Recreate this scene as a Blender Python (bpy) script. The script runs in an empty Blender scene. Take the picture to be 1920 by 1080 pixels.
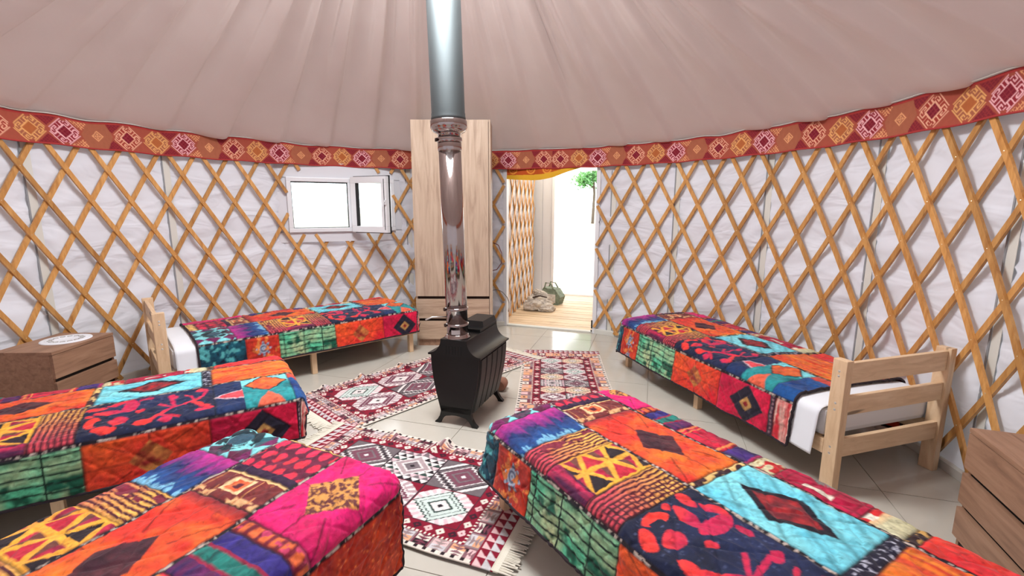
import bpy, bmesh, math, random
import numpy as np
from mathutils import Vector, Matrix
random.seed(7)
rng = np.random.default_rng(7)
S = bpy.context.scene
COL = S.collection
PI = math.pi
D2R = PI / 180

# ------------------------------------------------------------------ camera
CAM_LOC = (0.513, -2.78, 1.47)
cd = bpy.data.cameras.new('camera'); cam = bpy.data.objects.new('camera', cd); COL.objects.link(cam)
cam.location = CAM_LOC
cam.rotation_euler = (PI / 2 - 0.170, -0.002, 0)
cd.sensor_fit = 'HORIZONTAL'; cd.sensor_width = 36; cd.lens = 876.5 / 1920 * 36
cd.clip_start = 0.02; cd.clip_end = 300
S.camera = cam

# ------------------------------------------------------------------ daylight
W = bpy.data.worlds.new('sky'); S.world = W; W.use_nodes = True
nt = W.node_tree; nt.nodes.clear()
wo = nt.nodes.new('ShaderNodeOutputWorld'); bg = nt.nodes.new('ShaderNodeBackground')
bg.inputs[0].default_value = (0.92, 0.97, 1.0, 1); bg.inputs[1].default_value = 5.0
nt.links.new(bg.outputs[0], wo.inputs[0])

def area_light(name, loc, rot, sx, sy, power, color, shape='RECTANGLE'):
    l = bpy.data.lights.new(name, 'AREA'); l.shape = shape; l.size = sx; l.size_y = sy
    l.energy = power; l.color = color
    o = bpy.data.objects.new(name, l); COL.objects.link(o); o.location = loc; o.rotation_euler = rot
    return o
# daylight falling in through the round crown opening of the yurt
area_light('crown_skylight', (0.0, 0.0, 3.60), (0, 0, 0), 1.25, 1.25, 150, (0.94, 0.98, 1.0), 'DISK')
S.cycles.diffuse_bounces = 3; S.cycles.glossy_bounces = 3
S.view_settings.view_transform = 'Standard'
S.view_settings.look = 'None'
S.view_settings.exposure = 0.0
S.view_settings.gamma = 1.0
S.view_settings.use_curve_mapping = False

# ------------------------------------------------------------------ helpers
def lin(c):
    c = np.asarray(c, float) / 255.0
    return np.where(c <= 0.04045, c / 12.92, ((c + 0.055) / 1.055) ** 2.4)
def L4(*c): return (*[float(v) for v in lin(c)], 1.0)

def hash2(ix, iy, seed):
    h = (ix.astype(np.int64) * 374761393 + iy.astype(np.int64) * 668265263 + seed * 974634777) & 0xFFFFFFFF
    h = ((h ^ (h >> 13)) * 1274126177) & 0xFFFFFFFF
    h = h ^ (h >> 16)
    return (h & 0xFFFF) / 65535.0
def vnoise(x, y, seed=0):
    x = np.asarray(x, float); y = np.asarray(y, float)
    xi = np.floor(x); yi = np.floor(y); fx = x - xi; fy = y - yi
    fx = fx * fx * (3 - 2 * fx); fy = fy * fy * (3 - 2 * fy)
    a = hash2(xi, yi, seed); b = hash2(xi + 1, yi, seed); c = hash2(xi, yi + 1, seed); d = hash2(xi + 1, yi + 1, seed)
    return (a * (1 - fx) + b * fx) * (1 - fy) + (c * (1 - fx) + d * fx) * fy
def fbm(x, y, seed=0, octv=4):
    s = 0; a = 0.5; t = 0
    for i in range(octv):
        s = s + a * vnoise(x * 2 ** i, y * 2 ** i, seed + i * 17); t += a; a *= 0.5
    return s / t
def tri(x): return np.abs((x % 1.0) - 0.5) * 2
def sm(e0, e1, x):
    t = np.clip((x - e0) / (e1 - e0), 0, 1); return t * t * (3 - 2 * t)

def props(o, label=None, cat=None, group=None, kind=None):
    if label: o['label'] = label
    if cat: o['category'] = cat
    if group: o['group'] = group
    if kind: o['kind'] = kind
    return o
def empty(name, loc=(0, 0, 0), rz=0.0, label=None, cat=None, group=None, kind=None, parent=None):
    o = bpy.data.objects.new(name, None); COL.objects.link(o); o.location = loc; o.rotation_euler = (0, 0, rz)
    o.empty_display_size = 0.1
    if parent: o.parent = parent
    return props(o, label, cat, group, kind)
def link(name, me, parent=None, loc=None, rot=None):
    o = bpy.data.objects.new(name, me); COL.objects.link(o)
    if parent: o.parent = parent
    if loc is not None: o.location = loc
    if rot is not None: o.rotation_euler = rot
    return o
def mesh_from(name, verts, faces, mat, smooth=False, cols=None):
    me = bpy.data.meshes.new(name)
    verts = np.asarray(verts, np.float32)
    if isinstance(faces, np.ndarray):
        nf, k = faces.shape
        me.vertices.add(len(verts)); me.vertices.foreach_set('co', verts.ravel())
        me.loops.add(nf * k); me.loops.foreach_set('vertex_index', faces.astype(np.int32).ravel())
        me.polygons.add(nf); me.polygons.foreach_set('loop_start', np.arange(0, nf * k, k, dtype=np.int32))
        me.update(calc_edges=True)
    else:
        me.from_pydata(verts.tolist(), [], faces)
    if cols is not None:
        at = me.color_attributes.new('Col', 'FLOAT_COLOR', 'POINT')
        c4 = np.ones((len(verts), 4), np.float32); c4[:, :3] = cols
        at.data.foreach_set('color', c4.ravel())
    if smooth: me.polygons.foreach_set('use_smooth', np.ones(len(me.polygons), bool))
    me.materials.append(mat); me.update(); me.validate()
    return me

class MB:
    """collects shapes for ONE mesh"""
    def __init__(s): s.v = []; s.f = []; s.sm = []
    def add(s, vs, fs, smooth=False):
        b = len(s.v); s.v += [tuple(map(float, v)) for v in vs]; s.f += [tuple(i + b for i in f) for f in fs]; s.sm += [smooth] * len(fs); return s
    def box(s, x0, x1, y0, y1, z0, z1, bev=0.0):
        if bev <= 0:
            vs = [(x, y, z) for z in (z0, z1) for y in (y0, y1) for x in (x0, x1)]
            return s.add(vs, [(0, 2, 3, 1), (4, 5, 7, 6), (0, 1, 5, 4), (2, 6, 7, 3), (0, 4, 6, 2), (1, 3, 7, 5)])
        bm = bmesh.new(); bmesh.ops.create_cube(bm, size=1)
        for v in bm.verts: v.co = Vector(((x0 + x1) / 2 + v.co.x * (x1 - x0), (y0 + y1) / 2 + v.co.y * (y1 - y0), (z0 + z1) / 2 + v.co.z * (z1 - z0)))
        bmesh.ops.bevel(bm, geom=list(bm.edges), offset=bev, segments=2, affect='EDGES', profile=0.6)
        bm.verts.index_update()
        s.add([v.co[:] for v in bm.verts], [[v.index for v in f.verts] for f in bm.faces]); bm.free(); return s
    def tube(s, pts, r, n=10, cap=True):
        pts = [Vector(p) for p in pts]; rs = r if isinstance(r, (list, tuple)) else [r] * len(pts)
        vs = []; up = None
        for i, p in enumerate(pts):
            t = (pts[min(i + 1, len(pts) - 1)] - pts[max(i - 1, 0)]).normalized()
            if up is None: up = Vector((0, 0, 1)) if abs(t.z) < 0.9 else Vector((1, 0, 0))
            e1 = t.cross(up).normalized(); e2 = t.cross(e1).normalized(); up = -e2 if False else up
            for k in range(n):
                a = 2 * PI * k / n; vs.append(p + e1 * math.cos(a) * rs[i] + e2 * math.sin(a) * rs[i])
        fs = [(i * n + k, i * n + (k + 1) % n, (i + 1) * n + (k + 1) % n, (i + 1) * n + k) for i in range(len(pts) - 1) for k in range(n)]
        s.add(vs, fs, True)
        if cap:
            b = len(s.v) - len(vs); s.f += [tuple(b + k for k in range(n))[::-1], tuple(b + (len(pts) - 1) * n + k for k in range(n))]; s.sm += [False, False]
        return s
    def lathe(s, prof, n=32, c=(0, 0), cap=True):
        vs = []; fs = []
        for r, z in prof:
            for k in range(n):
                a = 2 * PI * k / n; vs.append((c[0] + r * math.cos(a), c[1] + r * math.sin(a), z))
        m = len(prof)
        for i in range(m - 1):
            for k in range(n): fs.append((i * n + k, i * n + (k + 1) % n, (i + 1) * n + (k + 1) % n, (i + 1) * n + k))
        s.add(vs, fs, True)
        if cap:
            b = len(s.v) - len(vs); s.f += [tuple(b + k for k in range(n))[::-1], tuple(b + (m - 1) * n + k for k in range(n))]; s.sm += [False, False]
        return s
    def prism(s, poly, y0, y1):
        """poly in (x,z), extruded along y"""
        n = len(poly); vs = [(x, y0, z) for x, z in poly] + [(x, y1, z) for x, z in poly]
        fs = [tuple(range(n)), tuple(range(2 * n - 1, n - 1, -1))] + [(i, i + n, (i + 1) % n + n, (i + 1) % n) for i in range(n)]
        return s.add(vs, fs)
    def mesh(s, name, mat):
        me = bpy.data.meshes.new(name); me.from_pydata(s.v, [], s.f)
        me.polygons.foreach_set('use_smooth', np.array(s.sm, bool)); me.materials.append(mat)
        bm = bmesh.new(); bm.from_mesh(me); bmesh.ops.recalc_face_normals(bm, faces=bm.faces); bm.to_mesh(me); bm.free()
        me.update(); return me
    def obj(s, name, mat, parent=None, loc=None, rot=None): return link(name, s.mesh(name, mat), parent, loc, rot)

# ------------------------------------------------------------------ materials
def new_mat(name, base=(0.8, 0.8, 0.8, 1), rough=0.5, metal=0.0, spec=None):
    m = bpy.data.materials.new(name); m.use_nodes = True
    b = m.node_tree.nodes['Principled BSDF']
    b.inputs['Base Color'].default_value = base; b.inputs['Roughness'].default_value = rough; b.inputs['Metallic'].default_value = metal
    if spec is not None: b.inputs['Specular IOR Level'].default_value = spec
    return m, m.node_tree, b
def nd(t, typ, **kw):
    n = t.nodes.new(typ)
    for k, v in kw.items(): setattr(n, k, v)
    return n
def coords(t, scale=(1, 1, 1), kind='Object', rot=(0, 0, 0)):
    tc = nd(t, 'ShaderNodeTexCoord'); mp = nd(t, 'ShaderNodeMapping')
    mp.inputs['Scale'].default_value = scale; mp.inputs['Rotation'].default_value = rot
    t.links.new(tc.outputs[kind], mp.inputs['Vector']); return mp.outputs['Vector']
def ramp(t, fac, stops):
    r = nd(t, 'ShaderNodeValToRGB'); e = r.color_ramp.elements
    while len(e) < len(stops): e.new(0.5)
    for i, (p, c) in enumerate(stops): e[i].position = p; e[i].color = c
    t.links.new(fac, r.inputs[0]); return r.outputs[0]
def noise(t, vec, scale, detail=4, rough=0.55, dist=0.0):
    n = nd(t, 'ShaderNodeTexNoise'); n.inputs['Scale'].default_value = scale; n.inputs['Detail'].default_value = detail
    n.inputs['Roughness'].default_value = rough; n.inputs['Distortion'].default_value = dist
    t.links.new(vec, n.inputs['Vector']); return n.outputs['Fac']
def bump(t, b, h, strength=0.2, dist=0.01):
    n = nd(t, 'ShaderNodeBump'); n.inputs['Strength'].default_value = strength; n.inputs['Distance'].default_value = dist
    t.links.new(h, n.inputs['Height']); t.links.new(n.outputs[0], b.inputs['Normal'])
def wood(name, c0, c1, c2, scale=(1, 1, 1), rough=0.45, grain=6.0, knots=False, rand=0.0):
    m, t, b = new_mat(name, rough=rough)
    v = coords(t, scale)
    if rand:
        oi = nd(t, 'ShaderNodeObjectInfo'); ad = nd(t, 'ShaderNodeVectorMath', operation='ADD'); sc = nd(t, 'ShaderNodeVectorMath', operation='SCALE')
        cx = nd(t, 'ShaderNodeCombineXYZ')
        for i in range(3): t.links.new(oi.outputs['Random'], cx.inputs[i])
        t.links.new(cx.outputs[0], sc.inputs[0]); sc.inputs['Scale'].default_value = 37.0
        t.links.new(v, ad.inputs[0]); t.links.new(sc.outputs[0], ad.inputs[1]); v = ad.outputs[0]
    f = noise(t, v, grain, 6, 0.6, 0.6)
    col = ramp(t, f, [(0.3, c0), (0.5, c1), (0.7, c2)])
    if knots:
        k = noise(t, coords(t, tuple(s * 0.6 for s in scale)), grain * 0.9, 1, 0.4)
        kk = ramp(t, k, [(0.70, (0, 0, 0, 1)), (0.76, (1, 1, 1, 1))])
        mx = nd(t, 'ShaderNodeMix', data_type='RGBA'); t.links.new(kk, mx.inputs['Factor']); t.links.new(col, mx.inputs['A'])
        mx.inputs['B'].default_value = tuple(x * 0.35 for x in c0[:3]) + (1,); col = mx.outputs['Result']
    if rand:
        hs = nd(t, 'ShaderNodeHueSaturation'); mr = nd(t, 'ShaderNodeMapRange')
        mr.inputs['To Min'].default_value = 1 - rand; mr.inputs['To Max'].default_value = 1 + rand
        t.links.new(oi.outputs['Random'], mr.inputs['Value']); t.links.new(mr.outputs[0], hs.inputs['Value']); t.links.new(col, hs.inputs['Color']); col = hs.outputs[0]
    t.links.new(col, b.inputs['Base Color']); bump(t, b, f, 0.08, 0.004); return m
def cloth_attr(name, rough=0.85, fine=900.0, strength=0.25, sheen=0.2, mid=None):
    m, t, b = new_mat(name, rough=rough, spec=0.2)
    a = nd(t, 'ShaderNodeVertexColor'); a.layer_name = 'Col'
    v = coords(t)
    f = noise(t, v, fine, 2); mr = nd(t, 'ShaderNodeMapRange'); mr.inputs['To Min'].default_value = 0.82; mr.inputs['To Max'].default_value = 1.12
    t.links.new(f, mr.inputs['Value'])
    mx = nd(t, 'ShaderNodeMix', data_type='RGBA', blend_type='MULTIPLY'); mx.inputs['Factor'].default_value = 1
    t.links.new(a.outputs[0], mx.inputs['A']); t.links.new(mr.outputs[0], mx.inputs['B']); t.links.new(mx.outputs['Result'], b.inputs['Base Color'])
    b.inputs['Sheen Weight'].default_value = sheen; b.inputs['Sheen Roughness'].default_value = 0.5
    h = noise(t, v, mid or fine * 0.12, 4, 0.6, 0.8); bump(t, b, h, strength, 0.006); return m

M = {}
M['slat'] = wood('orange_varnished_slat', L4(178, 120, 62), L4(204, 148, 84), L4(220, 168, 104), (6, 6, 1.2), 0.38, 5.0, True, 0.16)
M['pine'] = wood('pale_pine', L4(214, 178, 140), L4(228, 194, 156), L4(238, 208, 174), (8, 8, 1.5), 0.5, 4.0, True, 0.04)
M['pine_x'] = wood('pale_pine_rail', L4(214, 178, 140), L4(228, 194, 156), L4(238, 208, 174), (8, 1.2, 8), 0.5, 4.0, True, 0.04)
M['pine_l'] = wood('pale_pine_side_rail', L4(214, 178, 140), L4(228, 194, 156), L4(238, 208, 174), (1.2, 8, 8), 0.5, 4.0, True, 0.04)
M['oak'] = wood('light_oak_laminate', L4(164, 138, 118), L4(190, 165, 143), L4(204, 181, 160), (10, 10, 0.9), 0.45, 2.2, False, 0.03)
M['oak_h'] = wood('light_oak_laminate_drawer', L4(162, 134, 112), L4(190, 162, 138), L4(206, 180, 156), (1.2, 10, 12), 0.45, 2.2, False, 0.03)
M['chest'] = wood('brown_oak_laminate', L4(130, 96, 76), L4(156, 118, 94), L4(172, 134, 109), (10, 1.2, 12), 0.5, 2.4, False, 0.03)
M['deck'] = wood('deck_plank', L4(196, 164, 128), L4(222, 192, 156), L4(234, 208, 176), (1.0, 9, 9), 0.6, 3.0, True, 0.07)
M['gap'] = new_mat('dark_recess', L4(58, 38, 30), 0.8)[0]
M['black'] = new_mat('black_stove_enamel', L4(15, 15, 16), 0.36, 0.2)[0]
M['panel'] = new_mat('dark_stove_panel', L4(26, 24, 24), 0.45, 0.2)[0]
m, t, b = new_mat('stainless_steel', (0.40, 0.355, 0.345, 1), 0.09, 1.0)
bump(t, b, noise(t, coords(t, (1, 1, 0.25)), 9.0, 3), 0.06, 0.02); M['steel'] = m
m, t, b = new_mat('galvanised_pipe', (0.095, 0.108, 0.112, 1), 0.55, 0.8)
f = noise(t, coords(t, (1, 1, 0.15)), 30, 4); mr = nd(t, 'ShaderNodeMapRange'); mr.inputs['To Min'].default_value = 0.5; mr.inputs['To Max'].default_value = 0.64
t.links.new(f, mr.inputs['Value']); t.links.new(mr.outputs[0], b.inputs['Roughness']); M['galv'] = m
M['pvc'] = new_mat('white_pvc', L4(236, 236, 240), 0.3)[0]
M['board'] = new_mat('white_board', L4(226, 226, 232), 0.6)[0]
M['rubber'] = new_mat('black_rubber', L4(22, 22, 24), 0.6)[0]
m = bpy.data.materials.new('window_glass'); m.use_nodes = True; t = m.node_tree; t.nodes.clear()
o_ = nd(t, 'ShaderNodeOutputMaterial'); mx = nd(t, 'ShaderNodeMixShader'); tr = nd(t, 'ShaderNodeBsdfTransparent'); gl = nd(t, 'ShaderNodeBsdfGlossy')
gl.inputs['Roughness'].default_value = 0.02; 
tr.inputs[0].default_value = (0.93, 0.97, 0.97, 1)
mx.inputs[0].default_value = 0.07; t.links.new(tr.outputs[0], mx.inputs[1]); t.links.new(gl.outputs[0], mx.inputs[2]); t.links.new(mx.outputs[0], o_.inputs[0]); M['glass'] = m

m, t, b = new_mat('white_padded_liner', L4(224, 224, 232), 0.75, spec=0.25)
v = coords(t, (1, 1, 2.6)); h = noise(t, v, 2.2, 2, 0.45, 1.2); bump(t, b, h, 0.6, 0.05); M['liner'] = m
tl = nd(t, 'ShaderNodeBsdfTranslucent'); tl.inputs[0].default_value = L4(236, 238, 244); mx = nd(t, 'ShaderNodeMixShader'); mx.inputs[0].default_value = 0.028   # thin wadding, daylight glows through
t.links.new(b.outputs[0], mx.inputs[1]); t.links.new(tl.outputs[0], mx.inputs[2]); t.links.new(mx.outputs[0], t.nodes['Material Output'].inputs[0])
M['grey'] = new_mat('grey_seam_tape', L4(150, 152, 156), 0.7)[0]
M['cream'] = new_mat('cream_seam_flap', L4(224, 222, 214), 0.75)[0]
# roof cloth: thin, lets a little daylight through
m = bpy.data.materials.new('roof_cloth'); m.use_nodes = True; t = m.node_tree; t.nodes.clear()
o_ = nd(t, 'ShaderNodeOutputMaterial'); mx = nd(t, 'ShaderNodeMixShader'); df = nd(t, 'ShaderNodeBsdfDiffuse'); tl = nd(t, 'ShaderNodeBsdfTranslucent')
n1 = noise(t, coords(t), 1.2, 3); c = ramp(t, n1, [(0.3, L4(216, 200, 195)), (0.7, L4(224, 210, 205))])
t.links.new(c, df.inputs[0]); tl.inputs[0].default_value = L4(224, 206, 200); mx.inputs[0].default_value = 0.025
bn = nd(t, 'ShaderNodeBump'); bn.inputs['Strength'].default_value = 0.2; bn.inputs['Distance'].default_value = 0.02
t.links.new(noise(t, coords(t), 5, 3), bn.inputs['Height']); t.links.new(bn.outputs[0], df.inputs['Normal'])
t.links.new(df.outputs[0], mx.inputs[1]); t.links.new(tl.outputs[0], mx.inputs[2]); t.links.new(mx.outputs[0], o_.inputs[0]); M['roof'] = m

m = bpy.data.materials.new('porch_canvas'); m.use_nodes = True; t = m.node_tree; t.nodes.clear()
o_ = nd(t, 'ShaderNodeOutputMaterial'); mx = nd(t, 'ShaderNodeMixShader'); df = nd(t, 'ShaderNodeBsdfDiffuse'); tl = nd(t, 'ShaderNodeBsdfTranslucent')
df.inputs[0].default_value = L4(230, 226, 220); tl.inputs[0].default_value = L4(240, 230, 216); mx.inputs[0].default_value = 0.8
t.links.new(df.outputs[0], mx.inputs[1]); t.links.new(tl.outputs[0], mx.inputs[2]); t.links.new(mx.outputs[0], o_.inputs[0]); M['canvas'] = m
m, t, b = new_mat('beige_floor_tile', rough=0.12)
v = coords(t); f = noise(t, v, 2.2, 5, 0.6, 0.5); t.links.new(ramp(t, f, [(0.3, L4(194, 187, 175)), (0.7, L4(204, 198, 187))]), b.inputs['Base Color'])
M['tile'] = m
M['grout'] = new_mat('grey_grout', L4(164, 156, 144), 0.8)[0]
M['quilt'] = cloth_attr('printed_patchwork_cotton', 0.72, 500.0, 0.5, 0.15, 26.0)
M['rug'] = cloth_attr('woven_kilim', 0.95, 700.0, 0.25, 0.1)
M['band'] = cloth_attr('woven_yurt_band', 0.85, 700.0, 0.1, 0.1)
M['sheet'] = new_mat('white_cotton_sheet', L4(238, 240, 246), 0.85)[0]
M['fringe'] = new_mat('cream_cotton_fringe', L4(226, 218, 202), 0.9)[0]
M['binding'] = new_mat('dark_quilt_binding', L4(40, 28, 36), 0.85)[0]
M['bolt'] = new_mat('zinc_bolt', (0.75, 0.73, 0.70, 1), 0.35, 0.9)[0]
M['rivet'] = new_mat('brass_rivet', (0.9, 0.78, 0.55, 1), 0.3, 0.9)[0]
M['bark'] = new_mat('firewood_bark', L4(150, 104, 84), 0.85)[0]
m, t, b = new_mat('beige_bag_cloth', rough=0.9); t.links.new(ramp(t, noise(t, coords(t), 30, 4), [(0.35, L4(196, 184, 172)), (0.7, L4(222, 212, 200))]), b.inputs['Base Color']); M['bag1'] = m
m, t, b = new_mat('sage_bag_cloth', rough=0.8); t.links.new(ramp(t, noise(t, coords(t), 25, 4), [(0.35, L4(106, 116, 98)), (0.7, L4(140, 150, 128))]), b.inputs['Base Color']); M['bag2'] = m
m, t, b = new_mat('pale_gravel', rough=0.9); t.links.new(ramp(t, noise(t, coords(t), 0.8, 8, 0.7), [(0.35, L4(150, 138, 122)), (0.65, L4(212, 202, 188))]), b.inputs['Base Color']); M['ground'] = m
m, t, b = new_mat('leaf_green', rough=0.6); oi = None
t.links.new(ramp(t, noise(t, coords(t), 1.6, 3), [(0.3, L4(84, 140, 84)), (0.7, L4(136, 186, 110))]), b.inputs['Base Color']); M['leaf'] = m
M['trunk'] = new_mat('tree_bark', L4(96, 84, 72), 0.9)[0]
M['cable'] = new_mat('grey_cable', L4(120, 112, 112), 0.6)[0]
M['redcable'] = new_mat('dark_red_cable', L4(120, 50, 46), 0.6)[0]
M['label'] = new_mat('silver_label', L4(200, 196, 196), 0.4)[0]

# ------------------------------------------------------------------ the yurt shell
R = 3.018
Z_WALL = 2.13
SIN, COS = math.sin, math.cos
DOOR0, DOOR1 = 60.8, 81.3           # degrees, edges of the doorway
WIN0, WIN1, WZ0, WZ1 = 106.3, 130.2, 1.17, 1.90

# floor: tiles clipped to the round plan
fl = MB().lathe([(3.25, -0.06), (3.25, -0.004)], 72).obj('floor', M['grout'])
props(fl, 'round floor of glossy beige tiles inside the yurt', 'floor', kind='structure')
def clip_circle(poly, rad, n=72):
    out = poly
    for k in range(n):
        a = 2 * PI * k / n; nx, ny = COS(a), SIN(a); inp = out; out = []
        for i in range(len(inp)):
            p, q = inp[i], inp[(i + 1) % len(inp)]
            dp = p[0] * nx + p[1] * ny - rad; dq = q[0] * nx + q[1] * ny - rad
            if dp <= 0: out.append(p)
            if dp * dq < 0:
                tt = dp / (dp - dq); out.append((p[0] + (q[0] - p[0]) * tt, p[1] + (q[1] - p[1]) * tt))
        if not out: return []
    return out
ta = 73.3 * D2R; tx = (COS(ta), SIN(ta)); ty = (-SIN(ta), COS(ta)); T0 = (0.5115, 1.31); TS = 0.6; g = 0.0022
for i in range(-9, 8):
    for j in range(-7, 8):
        c = [(i * TS + g, j * TS + g), ((i + 1) * TS - g, j * TS + g), ((i + 1) * TS - g, (j + 1) * TS - g), (i * TS + g, (j + 1) * TS - g)]
        poly = [(T0[0] + a * tx[0] + b_ * ty[0], T0[1] + a * tx[1] + b_ * ty[1]) for a, b_ in c]
        poly = clip_circle(poly, 3.035)
        if len(poly) < 3: continue
        ar = 0.5 * abs(sum(poly[k][0] * poly[(k + 1) % len(poly)][1] - poly[(k + 1) % len(poly)][0] * poly[k][1] for k in range(len(poly))))
        if ar < 0.004: continue
        n = len(poly); vs = [(x, y, -0.004) for x, y in poly] + [(x, y, 0.0) for x, y in poly]
        MB().add(vs, [tuple(range(n, 2 * n))] + [(k, (k + 1) % n, (k + 1) % n + n, k + n) for k in range(n)]).obj('tile', M['tile'], fl)

# padded white liner, one panel between each pair of seams
liner = empty('wall_liner', kind='structure', label='padded white fabric lining behind the wooden lattice all round', cat='wall')
SEAMS = [-9.2, 8.2, 25.7, 43.2, DOOR0, DOOR1, 95.0, WIN0, WIN1, 149.3, 167.5, 184.8, 202, 220, 240, 260, 280, 300, 317, 334, 350.8]
def liner_panel(t0, t1, z0, z1, seed):
    nt_ = max(6, int((t1 - t0) / 0.5)); nz = max(4, int((z1 - z0) / 0.028))
    T, Z = np.meshgrid(np.linspace(t0, t1, nt_ + 1), np.linspace(z0, z1, nz + 1), indexing='ij')
    X = T * D2R * R
    a = (T - t0) / (t1 - t0); e = np.minimum(a, 1 - a)
    edge = sm(0, 0.14, e)
    wr = fbm(X * 1.3 + 1.5 * fbm(X * 1.1, Z * 1.3, seed + 5, 2), Z * 4.6 + X * 1.8 * np.sign(np.sin(seed)), seed, 2)
    ridg = (1 - np.abs(2 * wr - 1)) ** 2
    near = np.exp(-((e * (t1 - t0)) / 2.6) ** 2)
    fine = (1 - np.abs(2 * fbm(X * 5, Z * 17 + X * 7, seed + 9, 2) - 1)) ** 3 * near
    puff = 0.016 * edge * (1 - 0.4 * np.cos(Z * 2 * PI / 0.62 + seed)) + 0.036 * (ridg - 0.45) * edge * (0.75 + 0.7 * sm(1.3, 0.3, Z)) + 0.022 * fine * sm(0, 0.03, e)
    rr = R + 0.016 - np.clip(puff, -0.02, 0.036)
    V = np.stack([rr * np.cos(T * D2R), rr * np.sin(T * D2R), Z], -1).reshape(-1, 3)
    idx = np.arange((nt_ + 1) * (nz + 1)).reshape(nt_ + 1, nz + 1)
    F = np.stack([idx[:-1, :-1], idx[:-1, 1:], idx[1:, 1:], idx[1:, :-1]], -1).reshape(-1, 4)
    link('liner_panel', mesh_from('liner_panel', V, F, M['liner'], True), liner)
for k in range(len(SEAMS) - 1):
    t0, t1 = SEAMS[k], SEAMS[k + 1]
    if t0 == DOOR0: liner_panel(t0, t1, 2.0, Z_WALL + 0.02, k); continue
    if t0 == WIN0:
        liner_panel(t0, t1, 0.0, WZ0, k); liner_panel(t0, t1, WZ1, Z_WALL + 0.02, k + 40); continue
    liner_panel(t0, t1, 0.0, Z_WALL + 0.02, k)
def arc_strip(name, th, w, z0, z1, rr, mat, parent, tilt=0.0, thick=0.003):
    mb = MB(); n = 6; vs = []
    for i in range(n + 1):
        z = z0 + (z1 - z0) * i / n; a = (th + tilt * (z - 1)) * D2R; dw = w / 2 / rr
        for (r_, s_) in ((rr, -1), (rr, 1), (rr - thick, 1), (rr - thick, -1)): vs.append((r_ * COS(a + s_ * dw), r_ * SIN(a + s_ * dw), z))
    fs = [(i * 4 + k, i * 4 + (k + 1) % 4, (i + 1) * 4 + (k + 1) % 4, (i + 1) * 4 + k) for i in range(n) for k in range(4)] + [(0, 1, 2, 3), (n * 4, n * 4 + 1, n * 4 + 2, n * 4 + 3)]
    return mb.add(vs, fs).obj(name, mat, parent)
for th in [-9.2, 8.2, 25.7, 43.2, 56.8, 95.0, 103.9, 149.3, 167.5, 184.8]:
    arc_strip('seam_flap', th, 0.052, 0.02, 2.0, R - 0.002, M['cream'], liner)
    arc_strip('seam_tape', th + 0.62, 0.011, 0.02, 2.0, R - 0.006, M['grey'], liner)
# skirting
bb = empty('baseboard_round', kind='structure', label='low beige skirting strip at the foot of the round wall', cat='baseboard')
for t0, t1 in ((-60, DOOR0 - 0.6), (DOOR1 + 0.6, 225)):
    n = 40; vs = []
    for i in range(n + 1):
        a = (t0 + (t1 - t0) * i / n) * D2R
        for r_, z in ((3.03, 0.001), (2.992, 0.001), (2.992, 0.05), (3.0, 0.058), (3.03, 0.058)): vs.append((r_ * COS(a), r_ * SIN(a), z))
    MB().add(vs, [(i * 5 + k, i * 5 + (k + 1) % 5, (i + 1) * 5 + (k + 1) % 5, (i + 1) * 5 + k) for i in range(n) for k in range(5)], False).obj('skirting_strip', M['cream'], bb)

# roof: conical cloth hung in radial folds up to the crown ring
def roof_surface():
    NT, NR = 1140, 60
    T, Q = np.meshgrid(np.arange(NT) / NT * 360, np.linspace(0, 1, NR), indexing='ij')
    r = 3.045 + (0.66 - 3.045) * Q
    z = Z_WALL - 0.015 + (3.03 - r) * 0.66
    nf = 38
    ph = T / 360 * nf + 0.30 + 0.18 * fbm(T / 360 * nf * 0.7, Q * 1.5, 3, 2)
    fr = ph % 1.0
    k = np.floor(ph); amp = 0.55 + 0.9 * hash2(k % nf, k * 0, 5)
    prof = np.where(fr < 0.16, sm(0, 0.16, fr), 1 - sm(0.16, 1.0, fr) * 1.0)
    f2 = (ph * 2 + 0.8 * hash2(k % nf, k * 0, 9)) % 1.0
    prof2 = np.where(f2 < 0.2, sm(0, 0.2, f2), 1 - sm(0.2, 1.0, f2)) * sm(0.15, 0.8, Q) * hash2(k % nf, k * 0, 12)
    fade = sm(0.0, 0.06, Q) * (0.50 + 0.50 * sm(0.08, 0.5, Q))
    sag = 0.05 * np.sin(PI * np.clip(Q, 0, 1)) 
    disp = fade * (0.125 * amp * prof + 0.06 * prof2 + 0.02 * (fbm(T / 9, Q * 5, 21, 3) - 0.5))
    scal = 0.012 * (1 - Q) * np.sin(T / 360 * nf * 2 * PI)
    z = z - disp * 0.86 - sag * 0.35
    r = r - disp * 0.5 * 0.6
    V = np.stack([r * np.cos(T * D2R), r * np.sin(T * D2R), z], -1).reshape(-1, 3)
    idx = np.arange(NT * NR).reshape(NT, NR); nx = np.roll(idx, -1, 0)
    F = np.stack([idx[:, :-1], nx[:, :-1], nx[:, 1:], idx[:, 1:]], -1).reshape(-1, 4)
    return mesh_from('ceiling', V, F, M['roof'], True)
props(link('ceiling', roof_surface()), 'pinkish white tent cloth ceiling hanging in radial folds', 'ceiling', kind='structure')
# crown ring with crossing ribs (above the picture)
cr = empty('crown_ring', (0, 0, 3.58), kind='structure', label='round wooden crown ring at the top of the ceiling', cat='crown')
MB().lathe([(0.66, 0.06), (0.74, 0.06), (0.74, 0.16), (0.66, 0.16), (0.66, 0.06)], 48, cap=False).obj('ring', M['slat'], cr)
for k in range(3):
    for rz in (0, PI / 2):
        MB().tube([(-0.68, (k - 1) * 0.2, 0.12), (-0.3, (k - 1) * 0.2, 0.26), (0.3, (k - 1) * 0.2, 0.26), (0.68, (k - 1) * 0.2, 0.12)], 0.014, 8).obj('rib', M['slat'], cr, rot=(0, 0, rz))

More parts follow.
